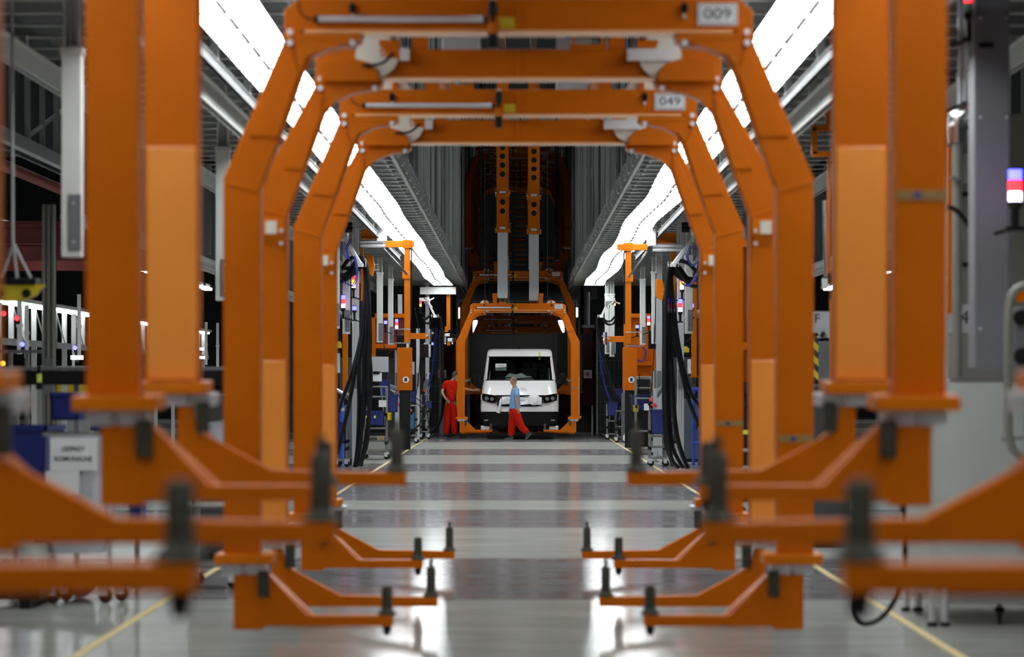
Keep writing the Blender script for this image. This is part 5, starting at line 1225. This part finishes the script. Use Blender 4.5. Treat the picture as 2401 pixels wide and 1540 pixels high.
for i, p in enumerate([[(1538, 640), (1536, 760), (1530, 880), (1524, 940)], [(1500, 875), (1494, 925), (1476, 930)], [(1560, 955), (1545, 965), (1530, 985), (1528, 1010)], [(1610, 820), (1620, 860), (1628, 900)], [(900, 808), (905, 830), (920, 820)], [(1600, 785), (1610, 800), (1622, 790)]]):
    hoses([p], 62 + i, 0.010, 'cable', 'thin black cable %s' % ('falling beside the right profile column', 'linking crane and grey container at right', 'curving over the right cart', 'under the right yellow housing', 'joining the left column pair', 'under the right supply column')[i], 'cable', 'black')

# dark partitions closing the bays behind the stations
for n, sx in (('left', -1), ('right', 1)):
    w = MB().bx(min(sx * 2.4, sx * 9), max(sx * 2.4, sx * 9), 95, 95.1, 0, 3.2).build('wall_bay_%s' % n, 'wall_teal' if sx > 0 else 'dark_grey', kind='structure')
    for k in range(7):
        x = sx * (2.6 + k * 1.0); MB().bx(x - 0.04, x + 0.04, 94.9, 95, 0, 3.2).build('post', 'mid_grey', w)
    for k in range(5):
        x = sx * (2.9 + k * 1.1); MB().bx(x - 0.35, x + 0.35, 94.93, 94.99, 1.2 + 0.3 * (k % 2), 1.9 + 0.2 * (k % 3)).build('board', ('paper_dim', 'mid_grey', 'steel_grey', 'dark_grey', 'slate')[k], w)
    m = thing('pipe_run', (sx * 4.6, 60, EYE + 1.75), 'bundle of grey pipes high along the %s bay' % n, 'pipe')
    for k in range(3): MB().cyl((sx * (4.5 + 0.16 * k), 33, EYE + 1.75), (sx * (4.5 + 0.16 * k), 94.5, EYE + 1.75), 0.05, 8).build('pipe', 'steel_grey', m, smooth=True)
    for k in range(12): MB().bx(sx * 4.66 - 0.3, sx * 4.66 + 0.3, 34 + k * 5, 34.05 + k * 5, EYE + 1.80, EYE + 3.0).build('hanger', 'mid_grey', m)

# ================================================================== NEAR SIDES AND THE NEIGHBOURING HALL
# waste bag holder with paper signs, front left
D = 21.7
a, b = at(102, 1018, D), at(238, 1290, D); cx = (a.x + b.x) / 2
o = thing('waste_bag_stand', (cx, D, 0), 'clear waste bag on a wheeled stand with printed paper signs at the left', 'waste bin')
V = []; fs = []; rows, n = 8, 20; w, dp = (b.x - a.x) / 2, 0.2; rq = random.Random(2)
for i in range(rows + 1):
    z = b.z - 0.02 + (a.z - b.z) * i / rows
    for k in range(n):
        t = 2 * math.pi * k / n; q = 1 + 0.06 * rq.uniform(-1, 1) + (0.03 if i < 6 else -0.02)
        c, s_ = math.cos(t), math.sin(t); f = (abs(c) ** 4 + abs(s_) ** 4) ** -0.25
        V.append((cx + c * f * w * q * 0.96, D + 0.22 + s_ * f * dp * q, z))
for i in range(rows):
    for k in range(n): fs.append((i * n + k, i * n + (k + 1) % n, (i + 1) * n + (k + 1) % n, (i + 1) * n + k))
fs.append(tuple(range(n)))
m = MB(); m._add(V, fs); m.build('bag', 'clear_bag', o, smooth=True)
m = MB(); m.tube([(cx - w, D, a.z), (cx + w, D, a.z), (cx + w, D + 0.44, a.z), (cx - w, D + 0.44, a.z), (cx - w, D, a.z)], 0.016, 8); m.build('ring', 'foil', o, smooth=True)
for sx in (-1, 1): MB().tube([(cx + sx * w, D + 0.44, 0.12), (cx + sx * w, D + 0.44, a.z)], 0.014, 8).build('upright', 'zinc', o)
MB().bx(cx - w, cx + w * 1.3, D, D + 0.5, 0.16, 0.19).build('base', 'mid_grey', o)
for px, y in ((118, 0.05), (140, 0.22), (240, 0.05), (272, 0.2)): caster(o, at(px, 0, D).x, D + y, 0.05)
for name, px0, px1, y0, y1, mt in (('sign_sheet', 118, 228, 1026, 1103, 'paper'), ('lower_sheet', 108, 186, 1104, 1158, 'paper')):
    p, q = at(px0, y0, D - 0.02), at(px1, y1, D - 0.02)
    sh = MB().bx(p.x, q.x, D - 0.03, D - 0.024, q.z, p.z).build(name, mt, o, label='white paper sign reading ODPADY KOMUNALNE' if name == 'sign_sheet' else None)
    if name == 'sign_sheet':
        for t_, y in (('ODPADY', 1053), ('KOMUNALNE', 1076)):
            c = at(172, y, D - 0.03); text(t_, (c.x, D - 0.033, c.z), 0.033, 'ink', sh, 'lettering', width=(0.165 if t_ == 'ODPADY' else 0.26), bold=0.001)
o = thing('cart_wheel', at(195, 1398, 22.3), 'larger dark blue wheel behind the waste bag casters', 'wheel'); c = at(190, 1372, 22.3)
MB().lathe([(0.06, -0.03), (0.11, -0.028), (0.115, 0), (0.11, 0.028), (0.06, 0.03)], (c.x, 22.3, 0.115), 'y', 22).build('tyre', 'blue_bin', o, smooth=True); MB().lathe([(0.055, -0.035), (0.055, 0.035)], (c.x, 22.3, 0.115), 'y', 16).build('hub', 'steel_grey', o, smooth=True)
tub(-60, 118, 1000, 1190, 22.6, 1.0, 'blue_bin', 'big dark blue container at the left picture edge beside the waste bag')
tub(112, 190, 920, 985, 24.5, 0.5, 'blue_bin', 'upper dark blue bin above the waste bag')
tub(205, 246, 955, 1010, 25.0, 0.5, 'blue_bin', 'dark blue bin right above the waste bag sign')
tub(300, 330, 1180, 1222, 21.9, 0.4, 'blue_bin', 'dark blue bin low behind the left support arm')
o = thing('black_oblong', (at(10, 0, 21.2).x, 21.2, 0), 'low black skid on the floor at the lower left edge', 'oblong')  # low black box on two runners
x1 = at(92, 0, 21.2).x; MB().bx(x1 - 1.2, x1, 21.2, 22.0, 0.06, 0.16).build('deck', 'black', o, bevel=0.01)
for x in (x1 - 1.1, x1 - 0.1): MB().bx(x - 0.04, x + 0.04, 21.2, 22.0, 0, 0.06).build('runner', 'black', o)
# conveyor rails crossing behind
for i, (y0, y1, D, mt, lb) in enumerate(((868, 902, 26, 'black', 'thick black conveyor rail crossing at the left behind the orange leg'), (860, 867, 26.6, 'mid_grey', 'thin grey rail above the thick black conveyor rail at left'), (820, 828, 34, 'mid_grey', 'thin grey crossbar at the left below the yellow hoist'))):
    p, q = at(-40, y0, D), at(530 if i < 2 else 118, y1, D); o = thing('conveyor_rail', ((p.x + q.x) / 2, D, q.z), lb, 'rail')
    MB().bx(p.x, q.x, D, D + 0.12, q.z, p.z).build('profile', mt, o, bevel=0.005)
    for k in range(4):
        x = p.x + (q.x - p.x) * (k + 0.5) / 4; MB().bx(x - 0.02, x + 0.02, D + 0.12, D + 0.18, 0, p.z).build('leg', 'dull_steel', o)
o = thing('rail_sensor', at(92, 912, 25.8), 'small lime sensor clipped to the black conveyor rail', 'sensor'); c = at(92, 886, 25.8)
MB().box(c, 0.035, 0.04, 0.075).build('body', 'lime', o, bevel=0.006); MB().box((c.x, c.y, c.z + 0.07), 0.03, 0.05, 0.07).build('clip', 'black', o); MB().box((c.x, c.y, c.z - 0.07), 0.05, 0.05, 0.05).build('plug', 'black', o)
# yellow hoist
D = 22.0
o = thing('hoist_block', at(50, 706, D), 'yellow hoist plate with round holes hanging from a cable at left', 'hoist')
P = [(-70, 667), (108, 667), (95, 678), (84, 693), (60, 704), (15, 708), (-40, 700)]
MB().prism([(at(x, y, D).x, at(x, y, D).z) for x, y in P], D, D + 0.05).build('plate', 'yellow', o, bevel=0.006)
for x in (0, 62): c = at(x, 688, D); MB().cyl((c.x, D - 0.012, c.z), (c.x, D + 0.001, c.z), 0.032, 16).build('hole', 'black', o)
c0, c1 = at(-60, 667, D), at(86, 652, D); MB().bx(c0.x, c1.x, D - 0.03, D + 0.2, c0.z, c1.z).build('top_bar', 'black', o, bevel=0.01)
MB().tube([at(40, 652, D), at(30, 560, D), at(28, -80, D)], 0.012, 6).build('cable', 'steel_grey', o)
for x in (5, 72): MB().tube([at(x, 652, D), at(32, 572, D)], 0.010, 6).build('sling', 'steel_grey', o)
profile_col(116, 30, 480, 30, 'tall grey aluminium column at left behind the yellow hoist', 'dull_steel')
# far lit rack line in the left bay
X = -8.0
o = thing('light_strip', (X, 55, EYE + 1.25), 'bright lamp line over the white racks in the far left bay', 'light', 'bay light lines')
for k in range(10): MB().bx(X - 0.10, X + 0.10, 40.1 + k * 4, 43.6 + k * 4, EYE + 1.22, EYE + 1.27).build('lamp', 'hall_light', o)
MB().bx(X - 0.12, X + 0.12, 40, 80, EYE + 1.27, EYE + 1.33).build('housing', 'offwhite', o)
o = thing('rack_frame', (X, 55, 0), 'white braced rack frame under the far left lamp line', 'rack')
MB().bx(X - 0.05, X + 0.05, 40, 80, EYE + 0.58, EYE + 0.68).build('lower_rail', 'steel_grey', o)
for k in range(34):
    y = 41 + k * 1.15
    MB().bx(X - 0.04, X + 0.04, y - 0.04, y + 0.04, EYE + 0.62 if k % 3 else 0, EYE + 1.22).build('post', 'offwhite', o)
    if k % 2: MB().bar((X + 0.02, y, EYE + 1.2), (X + 0.02, y + 1.1, EYE + 0.66), 0.02, 0.03).build('brace', 'offwhite', o)
for i, (px, y0, y1, w, D) in enumerate(((45, 690, 830, 10, 44), (62, 715, 840, 9, 44.6), (185, 690, 835, 8, 52), (172, 805, 860, 6, 52), (458, 750, 860, 6, 66), (483, 755, 855, 6, 68), (510, 757, 860, 6, 70))):
    p, q = at(px, y0, D), at(px, y1, D); w *= pxm(D); o = thing('bay_post', (p.x, D, q.z), 'white hanging post %s' % ('left of the signal lamp in the far left bay', 'with red button in the far left bay', 'at the right end of the far white racks', 'short one below the far white racks', 'leftmost seen between the left orange legs', 'middle one seen between the left orange legs', 'rightmost seen between the left orange legs')[i], 'post', 'far bay posts')
    MB().bx(p.x - w / 2, p.x + w / 2, D, D + w, q.z, p.z).build('tube', 'offwhite', o); MB().bx(p.x - w * 0.7, p.x + w * 0.7, D - 0.02, D + w, (p.z + q.z) / 2 - 0.04, (p.z + q.z) / 2).build('collar', 'offwhite', o)
for px, y, D, mt, lb in ((9, 735, 43, 'lit_red', 'small red lamp far left in the bay'), (40, 746, 43, 'lit_red', 'round red lamp on the white bay post'), (52, 807, 43, 'lit_blue', 'small blue lamp below the white racks'), (176, 815, 50, 'lit_blue', 'small violet lamp right in the far left bay'), (7, 852, 42, 'lit_amber', 'small amber lamp low at the left edge'), (470, 818, 64, 'lit_white', 'white work lamp glimpsed between the left legs'), (472, 838, 64, 'lit_white', 'lower white work lamp glimpsed between the left legs'), (180, 838, 50, 'hall_light', 'white lamp tube low in the far left bay')):
    c = at(px, y, D); o = thing('signal_lamp', c, lb, 'lamp'); big = mt in ('lit_white', 'hall_light'); w = (14 if px < 300 else 8) * pxm(D) if big else 0.035
    (MB().bx(c.x - w, c.x + w, D, D + 0.05, c.z - 0.03, c.z + 0.03) if big else MB().lathe([(w * 0.5, -0.03), (w, 0), (w * 0.8, 0.03)], c, 'y', 12)).build('lens', mt, o)
    MB().box((c.x, D + 0.07, c.z - 0.02), 0.05, 0.05, 0.12).build('holder', 'black', o)
# red steelwork, red pipe, overhead fence in the left bay; the same on the right
for n, sx in (('left', -1), ('right', 1)):
    for i, (y, z) in enumerate(((62, 2.75), (66, 3.05), (71, 2.8), (77, 3.2), (84, 3.0), (92, 3.3))):
        o = thing('red_girder', (sx * 9.5, y, EYE + z), '%s dark red roof girder over the %s bay' % (('nearest', 'second', 'third', 'fourth', 'fifth', 'farthest')[i], n), 'girder', 'red girders')
        m = MB(); m.bx(min(sx * 6.6, sx * 14), max(sx * 6.6, sx * 14), y, y + 0.02, EYE + z, EYE + z + 0.36); m.build('web', 'red_steel', o)
        m = MB(); m.bx(min(sx * 6.6, sx * 14), max(sx * 6.6, sx * 14), y - 0.1, y + 0.1, EYE + z, EYE + z + 0.03); m.bx(min(sx * 6.6, sx * 14), max(sx * 6.6, sx * 14), y - 0.1, y + 0.1, EYE + z + 0.33, EYE + z + 0.36); m.build('flange', 'red_steel', o)
    MB().cyl((sx * 9.5, 30, EYE + 4.0), (sx * 9.5, 120, EYE + 4.0), 0.11, 14).build('sprinkler_pipe', 'red_pipe', smooth=True, label='long red brown pipe high in the %s bay' % n, cat='pipe')
    o = thing('overhead_fence', (sx * 6.1, 50, EYE + 2.85), 'grey overhead guard fence of upright bars along the %s bay' % n, 'fence')
    for z in (2.85, 4.0): MB().bx(sx * 6.1 - 0.05, sx * 6.1 + 0.05, 22, 100, EYE + z, EYE + z + 0.16).build('rail', 'steel_grey', o)
    for k in range(62): MB().bx(sx * 6.1 - 0.035, sx * 6.1 + 0.035, 23 + k * 1.2, 23.05 + k * 1.2, EYE + 3.0, EYE + 4.0).build('bar', 'steel_grey', o)
    for k in range(10): MB().bar((sx * 6.1, 24 + k * 7.2, EYE + 3.0), (sx * 6.1, 29 + k * 7.2, EYE + 4.0), 0.03, 0.05).build('brace', 'steel_grey', o)
    MB().bx(sx * 6.4 - 0.02, sx * 6.4 + 0.02, 22, 100, EYE + 2.9, EYE + 4.1).build('back_sheet', 'dark_grey', o)
    # machinery blocks filling the bay
    rr = random.Random(40 + sx)
    for k in range(6):
        x = sx * rr.uniform(9.6, 13); y = 52 + k * 8 + rr.uniform(-1, 1); w, h = rr.uniform(0.6, 1.3), rr.uniform(1.0, 2.2)
        o = thing('bay_machine', (x, y, 0), '%s dim machine block standing in the dark %s bay' % (('nearest', 'second', 'third', 'fourth', 'fifth', 'farthest')[k], n), 'machine', 'machines in the %s bay' % n)
        MB().bx(x - w, x + w, y, y + 1.2, 0.1, h).build('body', rr.choice(('mid_grey', 'dark_grey', 'slate', 'steel_grey')), o, bevel=0.02)
        MB().bx(x - w * 0.8, x + w * 0.8, y + 0.1, y + 1.1, 0, 0.1).build('plinth', 'black', o); MB().bx(x - w * 0.5, x + w * 0.4, y - 0.03, y, h * 0.55, h * 0.9).build('panel', rr.choice(('paper_dim', 'steel_grey', 'yellow', 'orange')), o)
# container glimpsed between the left legs
cb = cabinet(452, 530, 925, 27, 'dark container lettered GEN AG between the left orange legs', 'dark_grey')
c = at(497, 945, 26.95); text('GEN AG', (c.x, 26.975, c.z), 0.05, 'ink_blue', cb, 'lettering', width=0.17)
o = thing('plastic_sack', at(495, 1130, 24), 'translucent plastic sack between the left orange legs', 'sack'); p, q = at(462, 990, 24), at(530, 1140, 24)
m = MB(); m.lathe([(0.08, q.z), (0.13, q.z + 0.04), (0.135, q.z + 0.3), (0.12, p.z - 0.04), (0.13, p.z)], ((p.x + q.x) / 2, 24.1, 0), n=14); m.build('sack', 'clear_bag', o, smooth=True); m = MB(); m.tube([(p.x, 24.0, p.z - 0.02), (q.x, 24.0, p.z + 0.01)], 0.012, 6); m.build('rim', 'foil', o)
cart(446, 545, 23.2, 0.62, 'low tube shelf with yellow gloves behind the left orange legs', (0.18, 0.40), 0.4)
for k, px in enumerate((450, 462, 474, 487)):
    c = at(px, 1205 + 4 * (k % 2), 23.3); o = thing('glove', (c.x, 23.3 + 0.02 * k, 0.40), '%s work glove on the low shelf' % ('leftmost yellow', 'dark', 'bright yellow', 'rightmost yellow')[k], 'glove', 'work gloves')
    MB().lathe([(0.02, -0.04), (0.03, 0), (0.022, 0.05)], (c.x, 23.3, 0.432), 'x', 8).build('palm', 'black' if k == 1 else 'yellow', o, smooth=True); MB().tube([(c.x + 0.04, 23.28, 0.43), (c.x + 0.085, 23.26, 0.42)], 0.010, 6).build('fingers', 'black' if k == 1 else 'yellow', o)
o = thing('blue_wrap', at(465, 1015, 23.6), 'crumpled blue and white wrap beside the left foot flange', 'wrap'); c = at(464, 1000, 23.6)
MB().prism([(c.x - 0.03, c.z - 0.08), (c.x + 0.035, c.z - 0.06), (c.x + 0.04, c.z + 0.05), (c.x + 0.0, c.z + 0.07), (c.x - 0.035, c.z + 0.02)], 23.6, 23.65).build('sheet', 'blue_bright', o); MB().prism([(c.x - 0.03, c.z - 0.08), (c.x - 0.005, c.z - 0.08), (c.x + 0.01, c.z + 0.03), (c.x - 0.01, c.z + 0.05)], 23.58, 23.6).build('fold', 'paper', o)

# right: control cabinet on feet, cable loop, duct column, pipe, handle
D = 19.6
p = at(2185, 897, D); x0 = p.x; o = thing('control_cabinet', (x0 + 0.8, D, 0), 'big light grey control cabinet on steel feet at the right edge', 'cabinet')
V = [(x0, D + 1.6)] + [(x0 + 0.22 - 0.22 * math.cos(t * math.pi / 16), D + 0.22 - 0.22 * math.sin(t * math.pi / 16)) for t in range(9)] + [(x0 + 1.9, D), (x0 + 1.9, D + 1.6)]
MB().prism(V, 0.26, p.z, 'z').build('housing', 'cabinet_grey', o, smooth=True)
MB().prism([(x + (0.02 if x < x0 + 1 else -0.02), y + 0.02) for x, y in V], 0.225, 0.26, 'z').build('base_trim', 'red_steel', o)
MB().bx(x0 + 0.06, x0 + 1.8, D + 0.1, D + 1.5, 0.14, 0.225).build('base_frame', 'steel_grey', o)
MB().bx(x0 + 1.0, x0 + 1.012, D - 0.006, D + 0.01, 0.35, p.z - 0.08).build('door_gap', 'mid_grey', o)
for px in (2156, 2186, 2390):
    for y in (D + 0.08, D + 1.4):
        x = at(px, 0, D).x + 0.09; MB().cyl((x, y, 0.03), (x, y, 0.24), 0.022, 10).build('foot', 'zinc', o, smooth=True); MB().lathe([(0.035, 0), (0.035, 0.015), (0.02, 0.03)], (x, y, 0), n=10).build('foot_pad', 'black', o)
MB().cyl((x0 - 0.03, D + 0.5, 0.86), (x0 + 0.02, D + 0.5, 0.86), 0.02, 8).build('latch', 'zinc', o)
o = thing('cable_loop', (at(2060, 0, 18.9).x, 18.9, 0.05), 'thick black cable loop hanging to the floor under the right support arm', 'cable')
MB().tube([at(x, y, 18.9) for x, y in ((2118, 1195), (2122, 1260), (2120, 1340), (2104, 1396), (2066, 1448), (2022, 1462), (2000, 1432), (2006, 1385), (2034, 1356), (2050, 1300))], 0.016, 8, 6).build('cable', 'black_rubber', o, smooth=True)
MB().tube([at(2118, 1195, 18.9), at(2116, 1170, 18.95), at(2122, 1150, 19.1), at(2160, 1142, 19.35)], 0.02, 8, 4).build('gland', 'black', o)
o = thing('duct_column', at(2328, 862, 21), 'wide dark grey sheet metal duct column above the right cabinet', 'column'); p, q = at(2285, 862, 21), at(2368, 862, 21)
MB().bx(p.x, q.x, 21, 21.3, p.z, EYE + 3.3).build('duct', 'duct_grey', o, bevel=0.01)
for y in (42, 275, 770):
    for x in (2298, 2360): c = at(x, y, 21); MB().cyl((c.x, 20.985, c.z), (c.x, 21.0, c.z), 0.010, 8).build('screw', 'zinc', o)
c = at(2312, 106, 20.98); MB().box(c, 0.10, 0.02, 0.035).build('slot', 'black', o, bevel=0.008)
o = thing('lagged_pipe', at(2244, 880, 22), 'vertical pipe with a foil wrapped elbow beside the duct column', 'pipe'); D = 22
MB().tube([at(2244, 885, D), at(2244, 330, D)], 0.036, 12).build('pipe', 'dull_steel', o, smooth=True)
MB().tube([at(2244, 335, D), at(2243, 300, D), at(2246, 275, D), at(2262, 262, D), at(2300, 262, D)], [0.06, 0.065, 0.075, 0.08, 0.08], 14, 0).build('foil_elbow', 'foil', o, smooth=True)
for x in (2250, 2262): MB().tube([at(x, 250, D + 0.2), at(x, -60, D + 0.2)], 0.018, 8).build('riser', 'zinc', o, smooth=True)
MB().box(at(2240, 418, D - 0.06), 0.07, 0.04, 0.03).build('clamp', 'chrome', o)
for px0, px1, y0, y1, D, mt, lb in ((2224, 2240, 345, 735, 24, 'orange', 'dark orange post right of the thick right leg'), (2207, 2222, 648, 895, 20.6, 'zinc', 'narrow zinc rail standing on the right cabinet')):
    p, q = at(px0, y0, D), at(px1, y1, D); o = thing('side_post', ((p.x + q.x) / 2, D, q.z), lb, 'post'); MB().bx(p.x, q.x, D, D + 0.06, q.z, p.z).build('tube', mt, o, bevel=0.004); MB().bx(p.x - 0.01, q.x + 0.01, D - 0.01, D + 0.07, q.z, q.z + 0.02).build('foot', mt, o)
hoses([[(2222, 485), (2240, 492), (2262, 515), (2285, 548)]], 21.5, 0.018, 'cable', 'short black cable arching from the right leg to the duct column', 'cable', 'black')
o = thing('notice_board', at(2255, 780, 26), 'white notice board numbered 4 behind the right pipe', 'sign'); p, q = at(2224, 714, 26), at(2288, 780, 26); MB().bx(p.x, q.x, 26, 26.02, q.z, p.z).build('board', 'paper_dim', o); c = at(2262, 745, 26); text('4', (c.x, 25.995, c.z), 0.11, 'ink', o, 'lettering')
o = thing('machine_enclosure', (at(2330, 0, 28).x + 1, 28, 0), 'dim olive grey machine enclosure behind the right duct column', 'machine'); p = at(2226, -60, 28)
MB().bx(p.x, p.x + 3, 28, 30, 0, EYE + 2.42).build('housing', 'dull_steel', o, bevel=0.02)
for k, y in enumerate((300, 455, 620)): q = at(2262, y, 28); MB().bx(p.x + 0.02, p.x + 0.3, 27.98, 28, q.z - 0.02, q.z + 0.02).build('vent', 'black', o)
MB().bx(p.x + 0.06, p.x + 0.28, 27.985, 28, at(0, 430, 28).z, at(0, 360, 28).z).build('perforated_panel', 'steel_grey', o)
o = thing('grab_rail', at(2380, 1085, 18.6), 'bent steel grab rail at the right picture edge', 'rail'); D = 18.6
MB().tube([at(x, y, D) for x, y in ((2460, 665), (2410, 668), (2382, 680), (2368, 710), (2364, 780), (2364, 960), (2368, 1030), (2385, 1065), (2430, 1085))], 0.026, 10, 4).build('tube', 'dull_steel', o, smooth=True)
MB().tube([at(2348, 1030, D), at(2401, 1026, D)], 0.012, 8).build('cross_pin', 'dull_steel', o)
o = thing('operator_panel', at(2400, 880, 19.2), 'dark operator panel with buttons inside the right grab rail', 'panel'); p, q = at(2374, 720, 19.2), at(2470, 880, 19.2); MB().bx(p.x, q.x, 19.2, 19.35, q.z, p.z).build('case', 'mid_grey', o, bevel=0.02)
for y, mt in ((745, 'black'), (835, 'black'), (690, 'orange')): c = at(2394, y, 19.2); MB().lathe([(0.05, -0.02), (0.045, 0.0), (0.05, 0.02)], (c.x, 19.19, c.z), 'y', 14).build('button', mt, o)

# right: orange hoist frame and cabinet between the near legs
D = 30
o = thing('tool_hoist', at(1945, 930, D), 'orange square tube hoist frame seen left of the thick right leg', 'frame'); s_ = pxm(D)
def sq(p, q, w=13): MB().bar(p, q, w * s_, w * s_).build('tube', 'orange_bright', o)
for dd in (0, 0.7):
    sq(at(1909, 300, D + dd), at(1909, 362, D + dd)); sq(at(1905, 301, D + dd), at(1975, 301, D + dd)); sq(at(1905, 361, D + dd), at(1975, 361, D + dd))
sq(at(1909, 301, D), at(1909, 301, D + 0.7)); sq(at(1909, 361, D), at(1909, 361, D + 0.7)); sq(at(1942, 245, D + 0.3), at(1942, 301, D + 0.3)); sq(at(1958, 240, D), at(1958, 930, D), 14); sq(at(1943, 365, D + 0.2), at(1943, 640, D + 0.2), 6); sq(at(1930, 262, D + 0.5), at(1965, 240, D + 0.5))
MB().cyl(at(1934, 470, D), at(1936, 650, D), 0.02, 10).build('cylinder', 'chrome', o, smooth=True)
MB().box(at(1934, 665, D), 0.05, 0.05, 0.10).build('fitting', 'offwhite', o)
MB().bx(at(1946, 0, D - 0.05).x, at(1972, 0, D).x, D - 0.05, D, at(0, 930, D).z, at(0, 700, D).z).build('mast_panel', 'orange', o); MB().box(at(1968, 820, D - 0.06), 0.03, 0.02, 0.5).build('slot', 'black', o)
o = thing('hazard_post', at(1914, 895, 31), 'yellow and black striped edge post beside the right 009 leg', 'post'); MB().bx(at(1909, 0, 31).x, at(1919, 0, 31).x, 31, 31.05, at(0, 893, 31).z, at(0, 788, 31).z).build('stripe', 'hazard', o); MB().bx(at(1907, 0, 31).x, at(1920, 0, 31).x, 31.05, 31.1, at(0, 900, 31).z, at(0, 780, 31).z).build('backing', 'black', o)
o = thing('notice_board', at(1930, 790, 33), 'white board lettered F beside the right hoist frame', 'sign'); p, q = at(1902, 730, 33), at(1950, 792, 33); MB().bx(p.x, q.x, 33, 33.02, q.z, p.z).build('board', 'paper_dim', o); c = at(1916, 748, 33); text('F', (c.x, 32.995, c.z), 0.10, 'ink', o, 'lettering'); MB().bar(at(1925, 790, 32.98), at(1932, 778, 32.98), 0.02, 0.04).build('mark', 'ink', o)
cabinet(1905, 1960, 800, 34, 'grey blue cabinet behind the hazard striped post', 'mid_grey')
cabinet(1900, 1990, 905, 29, 'low dark cabinet at the foot of the right hoist frame', 'dark_grey')
machine(1722, 1800, 560, 950, 40, 'orange machine panel glimpsed between the right legs')
cart(1735, 1790, 36, 0.75, 'low tube shelf glimpsed between the right legs', (0.25, 0.55), 0.5)
sheet(1742, 1762, 1008, 1018, 35.9, 'small lime card on the low right shelf', 'lime')
hoses([[(1748, 460), (1752, 520), (1760, 600), (1768, 680)]], 34, 0.03, 'cable', 'corrugated dark cable falling between the right legs', 'hose', 'black')
